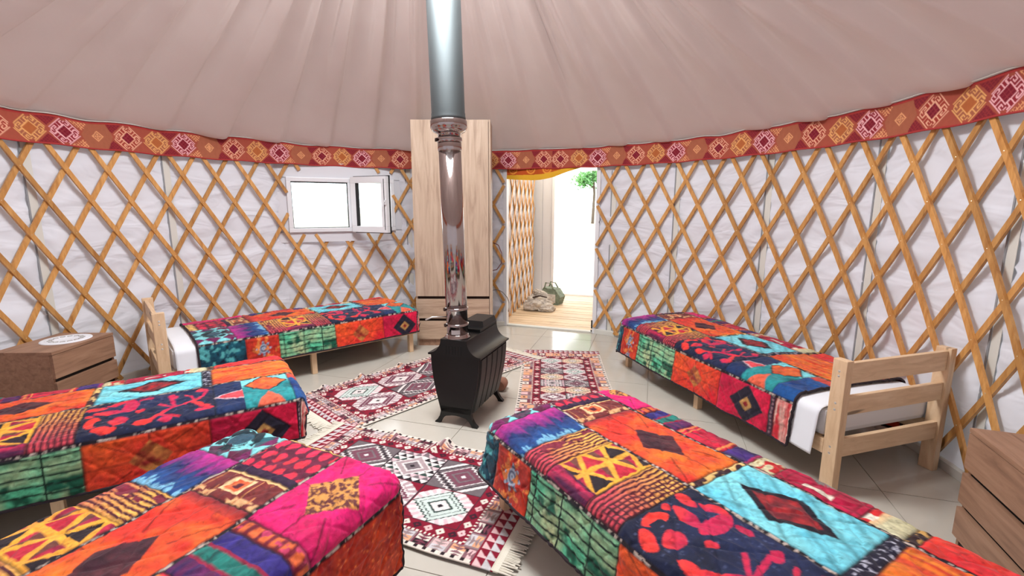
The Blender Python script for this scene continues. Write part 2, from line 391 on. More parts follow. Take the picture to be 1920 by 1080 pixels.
# ------------------------------------------------------------------ lattice
KS = 2.727 / 0.24       # degrees of turn per metre of height
ZB, ZT = 0.03, 1.985
SW, ST = 0.036, 0.0135
def slat_mesh(sign, z0, z1, rin, seg=7):
    n = max(2, int(seg * (z1 - z0) / (ZT - ZB) + 0.99)); vs = []
    for i in range(n + 1):
        z = z0 + (z1 - z0) * i / n; a = sign * KS * z * D2R; rc = rin
        er = Vector((COS(a), SIN(a), 0)); et = Vector((-SIN(a), COS(a), 0))
        tg = (et * (sign * KS * D2R * rc) + Vector((0, 0, 1))).normalized(); wd = er.cross(tg).normalized()
        p = er * rc + Vector((0, 0, z))
        for ro, wo_ in ((0, -1), (0, 1), (ST, 1), (ST, -1)):
            # slightly rounded front edge
            vs.append(p + er * ro + wd * wo_ * SW / 2 * (0.9 if ro == 0 else 1))
    fs = [(i * 4 + k, i * 4 + (k + 1) % 4, (i + 1) * 4 + (k + 1) % 4, (i + 1) * 4 + k) for i in range(n) for k in range(4)] + [(3, 2, 1, 0), (n * 4, n * 4 + 1, n * 4 + 2, n * 4 + 3)]
    return MB().add(vs, fs).mesh('slat', M['slat'])
FULL = {1: slat_mesh(1, ZB, ZT, 2.957), -1: slat_mesh(-1, ZB, ZT, 2.9715)}
def allowed(th, z, lo, hi):
    th = th
    if th < lo or th > hi: return False
    if WIN0 + 1.2 < th < WIN1 - 0.9 and 1.185 < z < 1.862: return False
    return True
def lattice(name, lo, hi, phase, z_ref, label):
    root = empty(name, kind='structure', label=label, cat='wall')
    rv = MB(); pitch = 360 / 66
    n0 = int((lo - 40 - phase) // pitch); n1 = int((hi + 40 - phase) // pitch) + 1
    for sign in (1, -1):
        for k in range(n0, n1):
            th0 = phase + k * pitch - sign * KS * z_ref
            zs = np.linspace(ZB, ZT, 180); ok = [allowed(th0 + sign * KS * z, z, lo, hi) for z in zs]
            i = 0
            while i < len(zs):
                if not ok[i]: i += 1; continue
                j = i
                while j + 1 < len(zs) and ok[j + 1]: j += 1
                if zs[j] - zs[i] > 0.035:
                    if i == 0 and j == len(zs) - 1: me = FULL[sign]
                    else: me = slat_mesh(sign, zs[i], zs[j], 2.957 if sign == 1 else 2.9715)
                    link('slat', me, root, rot=(0, 0, th0 * D2R))
                i = j + 1
    for row in range(-1, 9):
        z = z_ref - 0.24 * row
        if not ZB + 0.02 < z < ZT: continue
        for k in range(n0, n1):
            th = phase + k * pitch + (2.727 if row % 2 else 0)
            if not allowed(th, z, lo + 0.4, hi - 0.4): continue
            a = th * D2R; er = Vector((COS(a), SIN(a), 0)); et = Vector((-SIN(a), COS(a), 0)); p = er * 2.957 + Vector((0, 0, z)); rr = 0.0045
            vs = [p - er * 0.003] + [p + et * rr * COS(q * PI / 3) + Vector((0, 0, 1)) * rr * SIN(q * PI / 3) for q in range(6)]
            rv.add(vs, [(0, 1 + q, 1 + (q + 1) % 6) for q in range(6)])
    o = rv.obj('rivets', M['rivet'], root); o['kind'] = 'stuff'
    return root
lattice('wall_right', -42.0, DOOR0 - 0.6, 24.91, 1.75, 'crossed orange wooden lattice wall curving from the doorway past the headboard')
lattice('wall_left', DOOR1 + 0.6, 206.0, 163.58, 1.752, 'crossed orange wooden lattice wall round the window and behind the doily chest')

# ------------------------------------------------------------------ patterned band at the top of the wall
def greek(p, q):
    """p,q in [-1,1]; returns (line mask, inner diamond radius value)"""
    a = (p + q); b_ = (p - q)         # rotated axes
    return a, b_
def band_mesh():
    t0, t1, z0, z1 = -45.0, 210.0, 1.922, 2.135
    ds = 0.0048; nt_ = int((t1 - t0) * D2R * 2.94 / ds); nz = int((z1 - z0) / ds)
    T, Z = np.meshgrid(np.linspace(t0, t1, nt_ + 1), np.linspace(z0, z1, nz + 1), indexing='ij')
    per = np.where(T < 70.7, 16.9, 16.45); pk = np.where(T < 70.7, 43.47, 80.89)
    u = ((pk - T) / per) % 1.0 * 4.0                 # 0 pink, 1 small, 2 red, 3 orange
    cell = np.floor(u + 0.5) % 4; fu = u + 0.5 - np.floor(u + 0.5)
    zc = 2.024
    p = (fu - 0.5) * 0.872 / 4 / 0.098; q = (Z - zc) / 0.098     # 1 = half motif
    red = lin((170, 60, 56)); brown = lin((172, 100, 74)); dark = lin((128, 36, 48)); gold = lin((234, 172, 108)); pink = lin((244, 184, 188)); peach = lin((232, 164, 116))
    C = np.empty(T.shape + (3,)); C[:] = red
    ground = np.abs(q) < 0.98; C[ground] = lin((172, 84, 66))
    # dark net triangles between motifs beside the pink cell
    near = ((cell == 0) & (p < 0)) | ((cell == 3) & (p > 0)) | ((cell == 2) & (p < 0)) | ((cell == 1) & (p > 0))
    tri_ = (np.abs(q) > 1.30 - (np.abs(p)) * 0.9) & (np.abs(q) < 0.97) & near
    net = ((tri((p + q) * 4) < 0.3) | (tri((p - q) * 4) < 0.3))
    C[tri_] = dark; C[tri_ & net] = lin((150, 48, 52))
    tri2 = (((cell == 0) & (p > 0)) | ((cell == 1) & (p < 0))) & (np.abs(q) > 1.28 - np.abs(p) * 0.85) & (np.abs(q) < 0.95)
    C[tri2 & net] = peach
    # brown hexagon of the small cell
    hexa = (cell == 1) & (np.abs(p) + 0.45 * np.abs(q) < 1.12) & (np.abs(q) < 0.98); C[hexa] = brown
    d = np.abs(p) + np.abs(q)
    sml = (cell == 1) & (d < 0.42); C[sml] = brown
    C[(cell == 1) & (np.abs(d - 0.38) < 0.05)] = peach; C[(cell == 1) & (d < 0.30) & ((np.abs(p) < 0.035) | (np.abs(q) < 0.035))] = peach
    C[(cell == 1) & (np.abs(d - 0.2) < 0.03)] = peach
    # fretted diamonds
    mot = cell != 1
    linec = np.where((cell == 0)[..., None], pink, np.where((cell == 2)[..., None], gold * 0.6 + pink * 0.4, gold))
    body = np.where((cell == 3)[..., None], brown, np.where((cell == 0)[..., None], lin((150, 40, 52)), lin((166, 62, 50))))
    s = 0.98
    a = (p + q) / s; b_ = (p - q) / s                # rotated square [-1,1]^2 approx
    mx_ = np.maximum(np.abs(a), np.abs(b_)); mn = np.minimum(np.abs(a), np.abs(b_))
    notch = (mn < 0.16) & (mx_ > 0.95)
    inside = mot & (mx_ < 1.22) & (np.abs(q) < 0.97) & ~((np.abs(p) < 0.17) & (np.abs(q) > 0.80)) & ~((np.abs(q) < 0.15) & (np.abs(p) > 0.93))
    C[inside] = body[inside]
    lw = 0.062
    L_ = np.zeros(T.shape, bool)
    L_ |= np.abs(mx_ - 1.18) < lw
    L_ |= np.abs(mx_ - 0.55) < lw
    # spiral frets in the frame, repeated along each side
    along = np.where(np.abs(a) > np.abs(b_), b_ * np.sign(a), -a * np.sign(b_)); rad = (mx_ - 0.55) / 0.63
    w_ = ((along + 1.18) / 1.18) % 1.0
    fre = (rad > 0) & (rad < 1)
    L_ |= fre & (np.abs(w_ - 0.02) < 0.06)
    L_ |= fre & (np.abs(rad - 0.72) < 0.09) & (w_ > 0.28) & (w_ < 0.82) & False
    L_ |= fre & (np.abs(w_ - 0.34) < 0.06) & (rad < 0.72) & (rad > 0.05)
    L_ |= fre & (np.abs(rad - 0.70) < 0.085) & (w_ > 0.30) & (w_ < 0.80)
    L_ |= fre & (np.abs(w_ - 0.76) < 0.06) & (rad > 0.32) & (rad < 0.72)
    L_ |= fre & (np.abs(rad - 0.34) < 0.075) & (w_ > 0.52) & (w_ < 0.80)
    keep = inside
    C[L_ & keep] = linec[L_ & keep]
    inner = mot & (mx_ < 0.47); ic = np.where((cell == 3)[..., None], lin((186, 104, 58)), lin((126, 24, 44))); C[inner] = ic[inner]
    dd = inner & (cell != 3) & ((tri(a * 3) < 0.22) | (tri(b_ * 3) < 0.22)); C[dd] = lin((150, 52, 60))
    C[np.abs(q) >= 0.99] = lin((186, 62, 60))
    C *= (0.93 + 0.14 * fbm(T * 3, Z * 40, 4, 3))[..., None]
    zz = Z + 0.012 * (Z - 1.922) / 0.21 * (fbm(T / 7.0, T * 0, 31, 2) - 0.5) * 2 + 0.004 * np.sin(T * D2R * 40)
    rr = 2.945 + 0.012 * (Z - 1.922) / 0.21 + 0.006 * fbm(T / 3.0, Z * 4, 8, 2)
    V = np.stack([rr * np.cos(T * D2R), rr * np.sin(T * D2R), zz], -1).reshape(-1, 3)
    idx = np.arange(V.shape[0]).reshape(T.shape)
    F = np.stack([idx[:-1, :-1], idx[:-1, 1:], idx[1:, 1:], idx[1:, :-1]], -1).reshape(-1, 4)
    return mesh_from('decorative_band', V, F, M['band'], True, C.reshape(-1, 3))
band = link('decorative_band', band_mesh())
props(band, 'red woven band with fretted diamond motifs running round the wall top', 'band')
n = 200
for zz, rr, nm in ((2.139, 2.950, 'upper_hem'), (1.921, 2.946, 'lower_hem')):
    mb = MB(); vs = []
    for i in range(n + 1):
        th = -45 + 255 * i / n; a = th * D2R
        z = zz + (0.012 * (float(fbm(np.array([th / 7.0]), np.array([0.0]), 31, 2)[0]) - 0.5) * 2 if nm[0] == 'u' else 0) + 0.004 * SIN(a * 40)
        for r_, dz in ((rr, 0.004), (rr - 0.006, 0), (rr, -0.004), (rr + 0.006, 0)): vs.append((r_ * COS(a), r_ * SIN(a), z + dz))
    mb.add(vs, [(i * 4 + k, i * 4 + (k + 1) % 4, (i + 1) * 4 + (k + 1) % 4, (i + 1) * 4 + k) for i in range(n) for k in range(4)], True)
    mb.obj(nm, M['cream'] if nm[0] == 'u' else new_mat('red_hem', L4(176, 56, 56), 0.85)[0], band)

# ------------------------------------------------------------------ window with an inward opened casement
wc = (WIN0 + WIN1) / 2 * D2R
def on_chord(th0, th1, rad):
    p = Vector((rad * COS(th1 * D2R), rad * SIN(th1 * D2R), 0)); q = Vector((rad * COS(th0 * D2R), rad * SIN(th0 * D2R), 0)); return p, q
pl, pr = on_chord(107.2, 129.3, 3.0)            # pl = picture-left end
wdir = (pr - pl).normalized(); wlen = (pr - pl).length; wrot = math.atan2(wdir.y, wdir.x)
# local frame: x to the picture right, -y into the room, z up
win = empty('window_1', (pl.x, pl.y, 0), wrot, 'white plastic window in the lattice wall, its small casement swung inward', 'window', kind='structure')
a0, a1 = -0.13, wlen + 0.13
wb = MB(); H0, H1 = 1.200, 1.790
for (x0, x1, z0, z1) in ((a0, a1, 1.09, H0 + 0.01), (a0, a1, H1 - 0.01, 1.95), (a0, 0.01, H0, H1), (wlen - 0.01, a1, H0, H1)): wb.box(x0, x1, 0.004, 0.03, z0, z1)
wb.obj('surround_board', M['board'], win)
fw = 0.045; MX = 0.66                             # frame width, mullion position
for nm, (x0, x1, z0, z1) in (('frame_bar', (0, wlen, H0, H0 + fw)), ('frame_bar', (0, wlen, H1 - fw, H1)), ('frame_bar', (0, fw, H0 + fw, H1 - fw)), ('frame_bar', (wlen - fw, wlen, H0 + fw, H1 - fw)), ('mullion', (MX - 0.035, MX + 0.035, H0 + fw, H1 - fw))):
    MB().box(x0, x1, -0.028, 0.045, z0, z1, 0.005).obj(nm, M['pvc'], win)
gk = MB()
for x0, x1, z0, z1 in ((fw, MX - 0.035, H0 + fw, H0 + fw + 0.007), (fw, MX - 0.035, H1 - fw - 0.012, H1 - fw), (fw, fw + 0.006, H0 + fw, H1 - fw), (MX - 0.043, MX - 0.035, H0 + fw, H1 - fw)): gk.box(x0, x1, -0.01, 0.012, z0, z1)
gk.obj('gasket', M['rubber'], win)
MB().box(fw, MX - 0.035, 0.012, 0.018, H0 + fw, H1 - fw).obj('pane', M['glass'], win)
# casement: hinged on the mullion, swung into the room
sash = empty('casement', (MX + 0.03, -0.03, 0), -52 * D2R, parent=win)
sw = wlen - MX + 0.0; z0, z1 = H0 - 0.005, H1 + 0.015; sf = 0.068
for x0, x1, q0, q1 in ((0, sw, z0, z0 + sf), (0, sw, z1 - sf, z1), (0, sf, z0 + sf, z1 - sf), (sw - sf, sw, z0 + sf, z1 - sf)):
    MB().box(x0, x1, -0.055, 0.0, q0, q1, 0.004).obj('sash_bar', M['pvc'], sash)
sg = MB()
sg.box(-0.002, sw + 0.006, 0.0, 0.010, z1 - 0.004, z1 + 0.010); sg.box(-0.002, sw + 0.006, 0.0, 0.010, z0 - 0.010, z0 + 0.004)
sg.box(sw - 0.004, sw + 0.010, -0.004, 0.010, z0 - 0.01, z1 + 0.01); sg.box(sw - 0.030, sw - 0.022, -0.0565, -0.052, z0 + 0.03, z1 - 0.03)
sg.box(sf, sf + 0.012, -0.050, -0.006, z0 + sf, z1 - sf)
sg.obj('seal', M['rubber'], sash)
MB().box(sf, sw - sf, -0.03, -0.025, z0 + sf, z1 - sf).obj('casement_pane', M['glass'], sash)
hd = MB(); hd.box(sw - 0.012, sw + 0.004, -0.075, -0.054, 1.50, 1.55); hd.tube([(sw - 0.006, -0.07, 1.525), (sw - 0.006, -0.10, 1.525), (sw - 0.006, -0.10, 1.43)], 0.006, 8); hd.obj('handle', M['pvc'], sash)

# ------------------------------------------------------------------ doorway and porch
dl = Vector((0.458, 2.985, 0)); dr = Vector((1.474, 2.634, 0)); ex = (dr - dl).normalized(); ey = Vector((-ex.y, ex.x, 0)); dlen = (dr - dl).length
drot = math.atan2(ex.y, ex.x)
def P(a, b_, z=0): p = dl + ex * a + ey * b_; return (p.x, p.y, z)
door = empty('door_1', (dl.x, dl.y, 0), drot, 'open doorway framed by white posts with a low threshold', 'doorway', kind='structure')
MB().box(-0.045, 0.0, -0.03, 0.05, 0.0, 2.0, 0.004).obj('door_post', M['pvc'], door)
MB().box(dlen, dlen + 0.045, -0.03, 0.05, 0.0, 2.0, 0.004).obj('door_post', M['pvc'], door)
MB().box(-0.045, dlen + 0.045, 0.0, 0.05, 1.93, 2.06, 0.004).obj('lintel', M['pvc'], door)
MB().box(0.0, dlen, -0.02, 0.05, 0.0, 0.018, 0.003).obj('threshold', M['cream'], door)
MB().box(dlen - 0.012, dlen + 0.004, -0.036, -0.028, 0.06, 0.16).box(dlen - 0.014, dlen - 0.002, -0.036, -0.028, 0.02, 0.045).obj('hinge', M['rubber'], door)
ck = MB()
for z in (0.5, 0.95, 1.36, 1.62): ck.tube([(dlen + 0.05, -0.035, z), (dlen + 0.062, -0.05, z - 0.02), (dlen + 0.045, -0.05, z - 0.05), (dlen + 0.05, -0.035, z - 0.06)], 0.004, 6)
ck.obj('tie_cord', M['cable'], door)
# porch floor boards
pf = empty('floor_porch', (dl.x, dl.y, 0), drot, 'pale wooden boards of the porch beyond the doorway', 'floor', kind='structure')
bw = 0.118
for i in range(19):
    y0 = 0.055 + i * bw; MB().box(-0.36, 1.45, y0, y0 + bw - 0.006, -0.02, 0.012 + 0.002 * ((i * 7) % 3), 0.003).obj('plank', M['deck'], pf)
# porch walls
pw = empty('wall_porch', (dl.x, dl.y, 0), drot, 'white porch walls and ceiling around the outer door', 'wall', kind='structure')
MB().box(-0.40, -0.37, -0.0, 2.2, 0, 2.06).obj('liner_panel', M['liner'], pw)
MB().box(1.45, 1.48, -0.0, 2.2, 0, 2.06).obj('liner_panel', M['liner'], pw)
MB().box(-0.40, 1.48, 0.0, 2.3, 2.06, 2.062).obj('porch_ceiling', M['canvas'], pw)
for x0, x1 in ((-0.37, -0.165), (-0.16, 0.005)): MB().box(x0, x1, 2.20, 2.24, 0, 2.06, 0.003).obj('white_panel', M['board'], pw)
MB().box(0.9, 1.48, 2.20, 2.24, 0, 2.06).obj('white_panel', M['board'], pw)
od = empty('door_2', P(0.005, 2.2), drot, 'white outer doorway frame of the porch opening to daylight', 'doorway', kind='structure')
MB().box(0.0, 0.045, -0.03, 0.05, 0, 2.06, 0.004).obj('door_post', M['pvc'], od)
MB().box(0.86, 0.905, -0.03, 0.05, 0, 2.06, 0.004).obj('door_post', M['pvc'], od)
MB().box(0.045, 0.86, -0.03, 0.05, 0.0, 0.05, 0.004).obj('threshold', M['pvc'], od)
# porch lattice on the side wall
pa = Vector(P(-0.06, 0.10)); pb = Vector(P(-0.26, 2.10)); pdv = (pb - pa); plen = pdv.length; prot = math.atan2(pdv.y, pdv.x)
pls = empty('wall_porch_lattice', (pa.x, pa.y, 0), prot, 'narrow wooden lattice seen through the doorway in the porch', 'wall', kind='structure')
for sign, y0 in ((1, 0.0), (-1, 0.014)):
    sp = 0.283; hgt = 1.98; run = 1.15
    for k in range(-7, 12):
        xb = k * sp; x_at = lambda z: xb + sign * run * z / hgt + (0 if sign > 0 else run)
        zs = [z for z in np.linspace(0.03, hgt, 120) if 0.0 <= x_at(z) <= plen - 0.02]
        if len(zs) < 6: continue
        za, zb = zs[0], zs[-1]; dxz = Vector((x_at(zb) - x_at(za), 0, zb - za)); tg = dxz.normalized(); wd = Vector((tg.z, 0, -tg.x)) * 0.017
        A = Vector((x_at(za), y0, za)); B = Vector((x_at(zb), y0, zb)); o2 = Vector((0, 0.012, 0))
        MB().add([A - wd, A + wd, A + wd + o2, A - wd + o2, B - wd, B + wd, B + wd + o2, B - wd + o2], [(0, 1, 2, 3), (4, 5, 6, 7), (0, 1, 5, 4), (1, 2, 6, 5), (2, 3, 7, 6), (3, 0, 4, 7)]).obj('slat', M['slat'], pls)
MB().box(0, plen, 0.03, 0.06, 0, 2.06).obj('backing_cloth', M['liner'], pls)
# curtain pelmet over the doorway
def curtain():
    nx, nz = 220, 50; A, Z = np.meshgrid(np.linspace(-0.0, 1, nx), np.linspace(0, 1, nz), indexing='ij')
    drop = 0.165 + 0.02 * np.sin(A * 5) - 0.115 * sm(0.35, 1.0, A)
    z = 1.975 - Z * drop; y = -0.012 - 0.015 * Z + 0.010 * np.sin(A * 26) * Z
    C = np.empty(A.shape + (3,)); C[:] = lin((196, 84, 34)); C *= (0.85 + 0.3 * fbm(A * 9, Z * 2, 2))[..., None]
    zm = Z * drop; rgt = sm(0.45, 0.9, A)
    C = C * (1 - rgt[..., None]) + lin((226, 138, 60)) * rgt[..., None]
    for c_ in (0.08, 0.28, 0.46, 0.66, 0.86):
        d = np.hypot((A - c_) * dlen, zm - 0.06); C[np.abs(d - 0.045) < 0.009] = lin((236, 150, 60)); C[np.abs(d - 0.020) < 0.006] = lin((226, 132, 56))
    hem = zm > drop - 0.045 - 0.02 * np.sin(A * 4); C[hem] = lin((232, 176, 50))
    V = np.stack([A * (dlen + 0.02) - 0.01, y, z], -1).reshape(-1, 3); idx = np.arange(len(V)).reshape(A.shape)
    F = np.stack([idx[:-1, :-1], idx[1:, :-1], idx[1:, 1:], idx[:-1, 1:]], -1).reshape(-1, 4)
    return mesh_from('door_curtain', V, F, M['band'], True, C.reshape(-1, 3))
props(link('door_curtain', curtain(), loc=(dl.x, dl.y, 0), rot=(0, 0, drot)), 'orange and gold pelmet cloth hanging over the top of the doorway', 'curtain')
# cables beside the wardrobe
def cyl_pt(th, z, r=2.945): return (r * COS(th * D2R), r * SIN(th * D2R), z)
props(MB().tube([cyl_pt(84.4, 1.05), cyl_pt(83.2, 1.02), cyl_pt(82.4, 0.92), cyl_pt(82.5, 0.80), cyl_pt(83.6, 0.72), cyl_pt(85.2, 0.70)], 0.005, 8).obj('cable', M['redcable']), 'thin dark red cable looped on the lattice beside the wardrobe', 'cable')
props(MB().tube([cyl_pt(84.9, 0.46), cyl_pt(83.4, 0.47), cyl_pt(82.2, 0.44), cyl_pt(81.0, 0.38, 2.92), cyl_pt(80.6, 0.32, 2.92), cyl_pt(80.7, 0.20, 2.92)], 0.005, 8).obj('cable', M['cable']), 'grey cable curving low around the white door post', 'cable')

# bags on the porch floor
def lump(name, mat, size, seed, parent=None, flat=0.35, fold=0.25):
    bm = bmesh.new(); bmesh.ops.create_icosphere(bm, subdivisions=5, radius=1)
    co = np.array([v.co[:] for v in bm.verts])
    n_ = fbm(co[:, 0] * 1.6 + 5 + co[:, 2], co[:, 1] * 1.6 + co[:, 2] * 1.3 + 7, seed, 4); ridge = (1 - np.abs(2 * fbm(co[:, 0] * 2.5 + 3, co[:, 1] * 2.5 + co[:, 2] * 3 + 9, seed + 3, 3) - 1)) ** 3
    s_ = 0.8 + 0.5 * (n_ - 0.5) + fold * (ridge - 0.3); co = co * s_[:, None]
    co[:, 2] = np.where(co[:, 2] < -flat, -flat + (co[:, 2] + flat) * 0.08, co[:, 2]); co *= np.array(size); co[:, 2] -= co[:, 2].min()
    for v, c_ in zip(bm.verts, co): v.co = c_
    me = bpy.data.meshes.new(name); bm.to_mesh(me); bm.free(); me.materials.append(mat); me.polygons.foreach_set('use_smooth', np.ones(len(me.polygons), bool))
    return link(name, me, parent)
b1 = empty('cloth_bag', P(0.13, 0.98, 0.016), drot + 0.4, 'crumpled beige cloth bag on the porch boards', 'bag')
lump('body', M['bag1'], (0.235, 0.20, 0.175), 11, b1)
o = lump('flap', M['bag1'], (0.15, 0.11, 0.06), 15, b1, fold=0.4); o.location = (0.03, 0.03, 0.19); o.rotation_euler = (0.3, 0.4, 0.3)
o = lump('side_pocket', M['bag1'], (0.13, 0.10, 0.09), 19, b1); o.location = (0.10, -0.12, 0.0)
MB().tube([(-0.1, -0.12, 0.2), (0.0, -0.17, 0.23), (0.1, -0.13, 0.2)], 0.010, 8).obj('strap', M['gap'], b1)
b2 = empty('cloth_bag', P(0.20, 1.46, 0.016), drot - 0.2, 'grey green bag with handles leaning behind the beige one', 'bag')
bm_ = MB(); bm_.prism([(-0.14, 0), (0.15, 0), (0.19, 0.12), (0.10, 0.24), (-0.10, 0.25), (-0.16, 0.12)], -0.09, 0.09); bm_.obj('body', M['bag2'], b2)
MB().tube([(-0.08, -0.09, 0.24), (-0.05, -0.1, 0.33), (0.03, -0.1, 0.33), (0.07, -0.09, 0.24)], 0.012, 8).obj('handle', M['bag2'], b2)
MB().tube([(-0.08, 0.08, 0.24), (-0.06, 0.09, 0.32), (0.02, 0.09, 0.31), (0.07, 0.08, 0.24)], 0.012, 8).obj('handle', M['bag2'], b2)
MB().box(-0.07, 0.11, -0.104, -0.09, 0.03, 0.16, 0.005).obj('pocket', M['bag1'], b2)

# ------------------------------------------------------------------ outdoors
def terrain():
    X, Y = np.meshgrid(np.linspace(-40, 60, 140), np.linspace(-40, 70, 150), indexing='ij'); rr = np.hypot(X, Y)
    Z = -0.09 + 1.5 * sm(6.5, 22, rr) + 0.25 * (fbm(X / 5, Y / 5, 2) - 0.5) * sm(4, 9, rr)
    V = np.stack([X, Y, Z], -1).reshape(-1, 3); idx = np.arange(len(V)).reshape(X.shape)
    F = np.stack([idx[:-1, :-1], idx[1:, :-1], idx[1:, 1:], idx[:-1, 1:]], -1).reshape(-1, 4); return mesh_from('ground', V, F, M['ground'], True)
props(link('ground', terrain()), 'pale stony ground outside in bright daylight', 'ground', kind='structure')
def tree(loc, h, spread, n, seed, label, z0=0.0):
    r_ = random.Random(seed); root = empty('tree', loc, 0, label, 'tree', 'trees outside the doorway')
    MB().tube([(0, 0, -0.3), (0.05, 0, h * 0.3), (-0.05, 0.05, h * 0.6), (0.02, 0, h * 0.92)], [0.06, 0.05, 0.035, 0.015], 8).obj('trunk', M['trunk'], root)
    for k in range(5):
        a = k * 1.3 + seed; zz = h * (0.35 + 0.1 * k)
        MB().tube([(0, 0, zz), (COS(a) * spread * 0.4, SIN(a) * spread * 0.4, zz + h * 0.08), (COS(a) * spread * 0.8, SIN(a) * spread * 0.8, zz + h * 0.2)], [0.04, 0.03, 0.01], 6).obj('branch', M['trunk'], root)
    mb = MB(); cl = [(r_.gauss(0, spread * 0.5), r_.gauss(0, spread * 0.5), h * r_.uniform(0.38, 1.0)) for _ in range(26)]
    for _ in range(n):
        c_ = r_.choice(cl); p = Vector((c_[0] + r_.gauss(0, spread * 0.2), c_[1] + r_.gauss(0, spread * 0.2), c_[2] + r_.gauss(0, spread * 0.16)))
        d1 = Vector((r_.uniform(-1, 1), r_.uniform(-1, 1), r_.uniform(-1, 1))).normalized(); d2 = d1.orthogonal().normalized(); s_ = r_.uniform(0.06, 0.11)
        mb.add([p - d1 * s_, p + d2 * s_ * 0.45, p + d1 * s_, p - d2 * s_ * 0.45], [(0, 1, 2, 3)])
    o = mb.obj('foliage', M['leaf'], root); o['kind'] = 'stuff'
tree((3.62, 15.5, 0.75), 4.2, 0.8, 5200, 3, 'slender green tree standing on the slope beyond the doorway')

# ------------------------------------------------------------------ wardrobe
wd_ = empty('wardrobe', (-0.505, 2.10, 0), 0.0, 'tall light oak wardrobe with two doors above two drawers', 'wardrobe')
WW, WD, WH = 0.80, 0.38, 2.335
MB().box(0, 0.018, 0.0, WD, 0.0, WH).obj('side_panel', M['oak'], wd_)
MB().box(WW - 0.018, WW, 0.0, WD, 0.0, WH).obj('side_panel', M['oak'], wd_)
MB().box(0.018, WW - 0.018, 0.004, WD, WH - 0.018, WH).obj('top_panel', M['oak'], wd_)
MB().box(0.018, WW - 0.018, 0.022, WD, 0.0, WH - 0.018).obj('carcass', M['gap'], wd_)
for x0, x1 in ((0.003, WW / 2 - 0.0015), (WW / 2 + 0.0015, WW - 0.022)): MB().box(x0, x1, -0.018, 0.0, 0.545, WH - 0.003, 0.0015).obj('door', M['oak'], wd_)
MB().box(0.003, WW - 0.022, -0.018, 0.0, 0.305, 0.515, 0.0015).obj('drawer', M['oak_h'], wd_)
MB().box(0.003, WW - 0.022, -0.018, 0.0, 0.075, 0.275, 0.0015).obj('drawer', M['oak_h'], wd_)
MB().box(0.018, WW - 0.018, 0.005, 0.02, 0.0, 0.07).obj('plinth', M['chest'], wd_)

# ------------------------------------------------------------------ stove and flue
sa = -20 * D2R
st = empty('wood_stove', (0.127, 0.205, 0), sa, 'black steel wood stove with bowed sides and curved feet', 'stove')
SD = 0.53
def bow(z):                               # half width of the body
    tt = (z - 0.09) / 0.40; return 0.112 + 0.066 * math.sin(min(1, tt) * PI / 2 * 1.0)
prof = [(bow(z), z) for z in np.linspace(0.09, 0.49, 14)]
body = MB(); body.prism([(-x, z) for x, z in prof] + [(x, z) for x, z in reversed(prof)], 0.012, SD - 0.012); body.obj('body', M['black'], st)
lid = [(0.194, 0.490), (0.194, 0.502)] + [(0.194 - 0.098 * math.sin(k / 10 * PI / 2) , 0.502 + 0.105 * (1 - math.cos(k / 10 * PI / 2))) for k in range(1, 11)]
lp = lid + [(-x, z) for x, z in reversed(lid)]
n = len(lp); mb = MB(); mb.prism(lp, 0.0, SD); mb.sm = [False, False] + [True] * n; o = mb.obj('lid', M['black'], st)
for e_ in [o.data]: e_.set_sharp_from_angle(angle=0.6) if hasattr(e_, 'set_sharp_from_angle') else None
# vertical rib panels down both long sides
def side_panel(sx, y0, y1):
    vs = []; zs = np.linspace(0.10, 0.475, 9)
    for z in zs:
        x = bow(z)
        for dx, y in ((0.0, y0), (0.010, y0 + 0.006), (0.010, y1 - 0.006), (0.0, y1)): vs.append((sx * (x + dx), y, z - (0.015 if False else 0)))
    fs = [(i * 4 + k, i * 4 + k + 1, (i + 1) * 4 + k + 1, (i + 1) * 4 + k) for i in range(8) for k in range(3)] + [(0, 1, 2, 3), (32, 33, 34, 35)]
    return MB().add(vs, fs)
for sx in (-1, 1):
    for k in range(5): side_panel(sx, 0.035 + k * 0.095, 0.035 + k * 0.095 + 0.085).obj('rib_panel', M['panel'], st)
# curved feet
for sx in (-1, 1):
    for y0 in (0.012, SD - 0.040):
        out = [(0.112, 0.13), (0.113, 0.09), (0.122, 0.055), (0.140, 0.025), (0.160, 0.008), (0.160, 0.0)]; inn = [(0.122, 0.0), (0.112, 0.020), (0.098, 0.040), (0.075, 0.058), (0.03, 0.068), (0.0, 0.07), (0.0, 0.13)]
        MB().prism([(sx * x, z) for x, z in out + inn], y0, y0 + 0.028).obj('foot', M['black'], st)
fv = MB()
for k in range(6): fv.box(-0.055 + k * 0.022 - 0.004, -0.055 + k * 0.022 + 0.004, -0.0015, 0.001, 0.505, 0.565)
fv.obj('vent_slots', new_mat('vent_dark', L4(8, 8, 9), 0.8)[0], st)
hp = MB(); hp.box(-0.085, 0.090, 0.235, 0.545, 0.605, 0.628, 0.003); hp.obj('hot_plate', M['black'], st)
hp = MB(); z0, z1 = 0.628, 0.668
hp.add([(-0.08, 0.30, z0), (0.088, 0.30, z0), (0.088, 0.54, z0), (-0.08, 0.54, z0), (-0.07, 0.315, z1), (0.074, 0.315, z1), (0.074, 0.535, z1), (-0.07, 0.535, z1)], [(0, 3, 2, 1), (4, 5, 6, 7), (0, 1, 5, 4), (1, 2, 6, 5), (2, 3, 7, 6), (3, 0, 4, 7)]); hp.obj('door_housing', M['panel'], st)

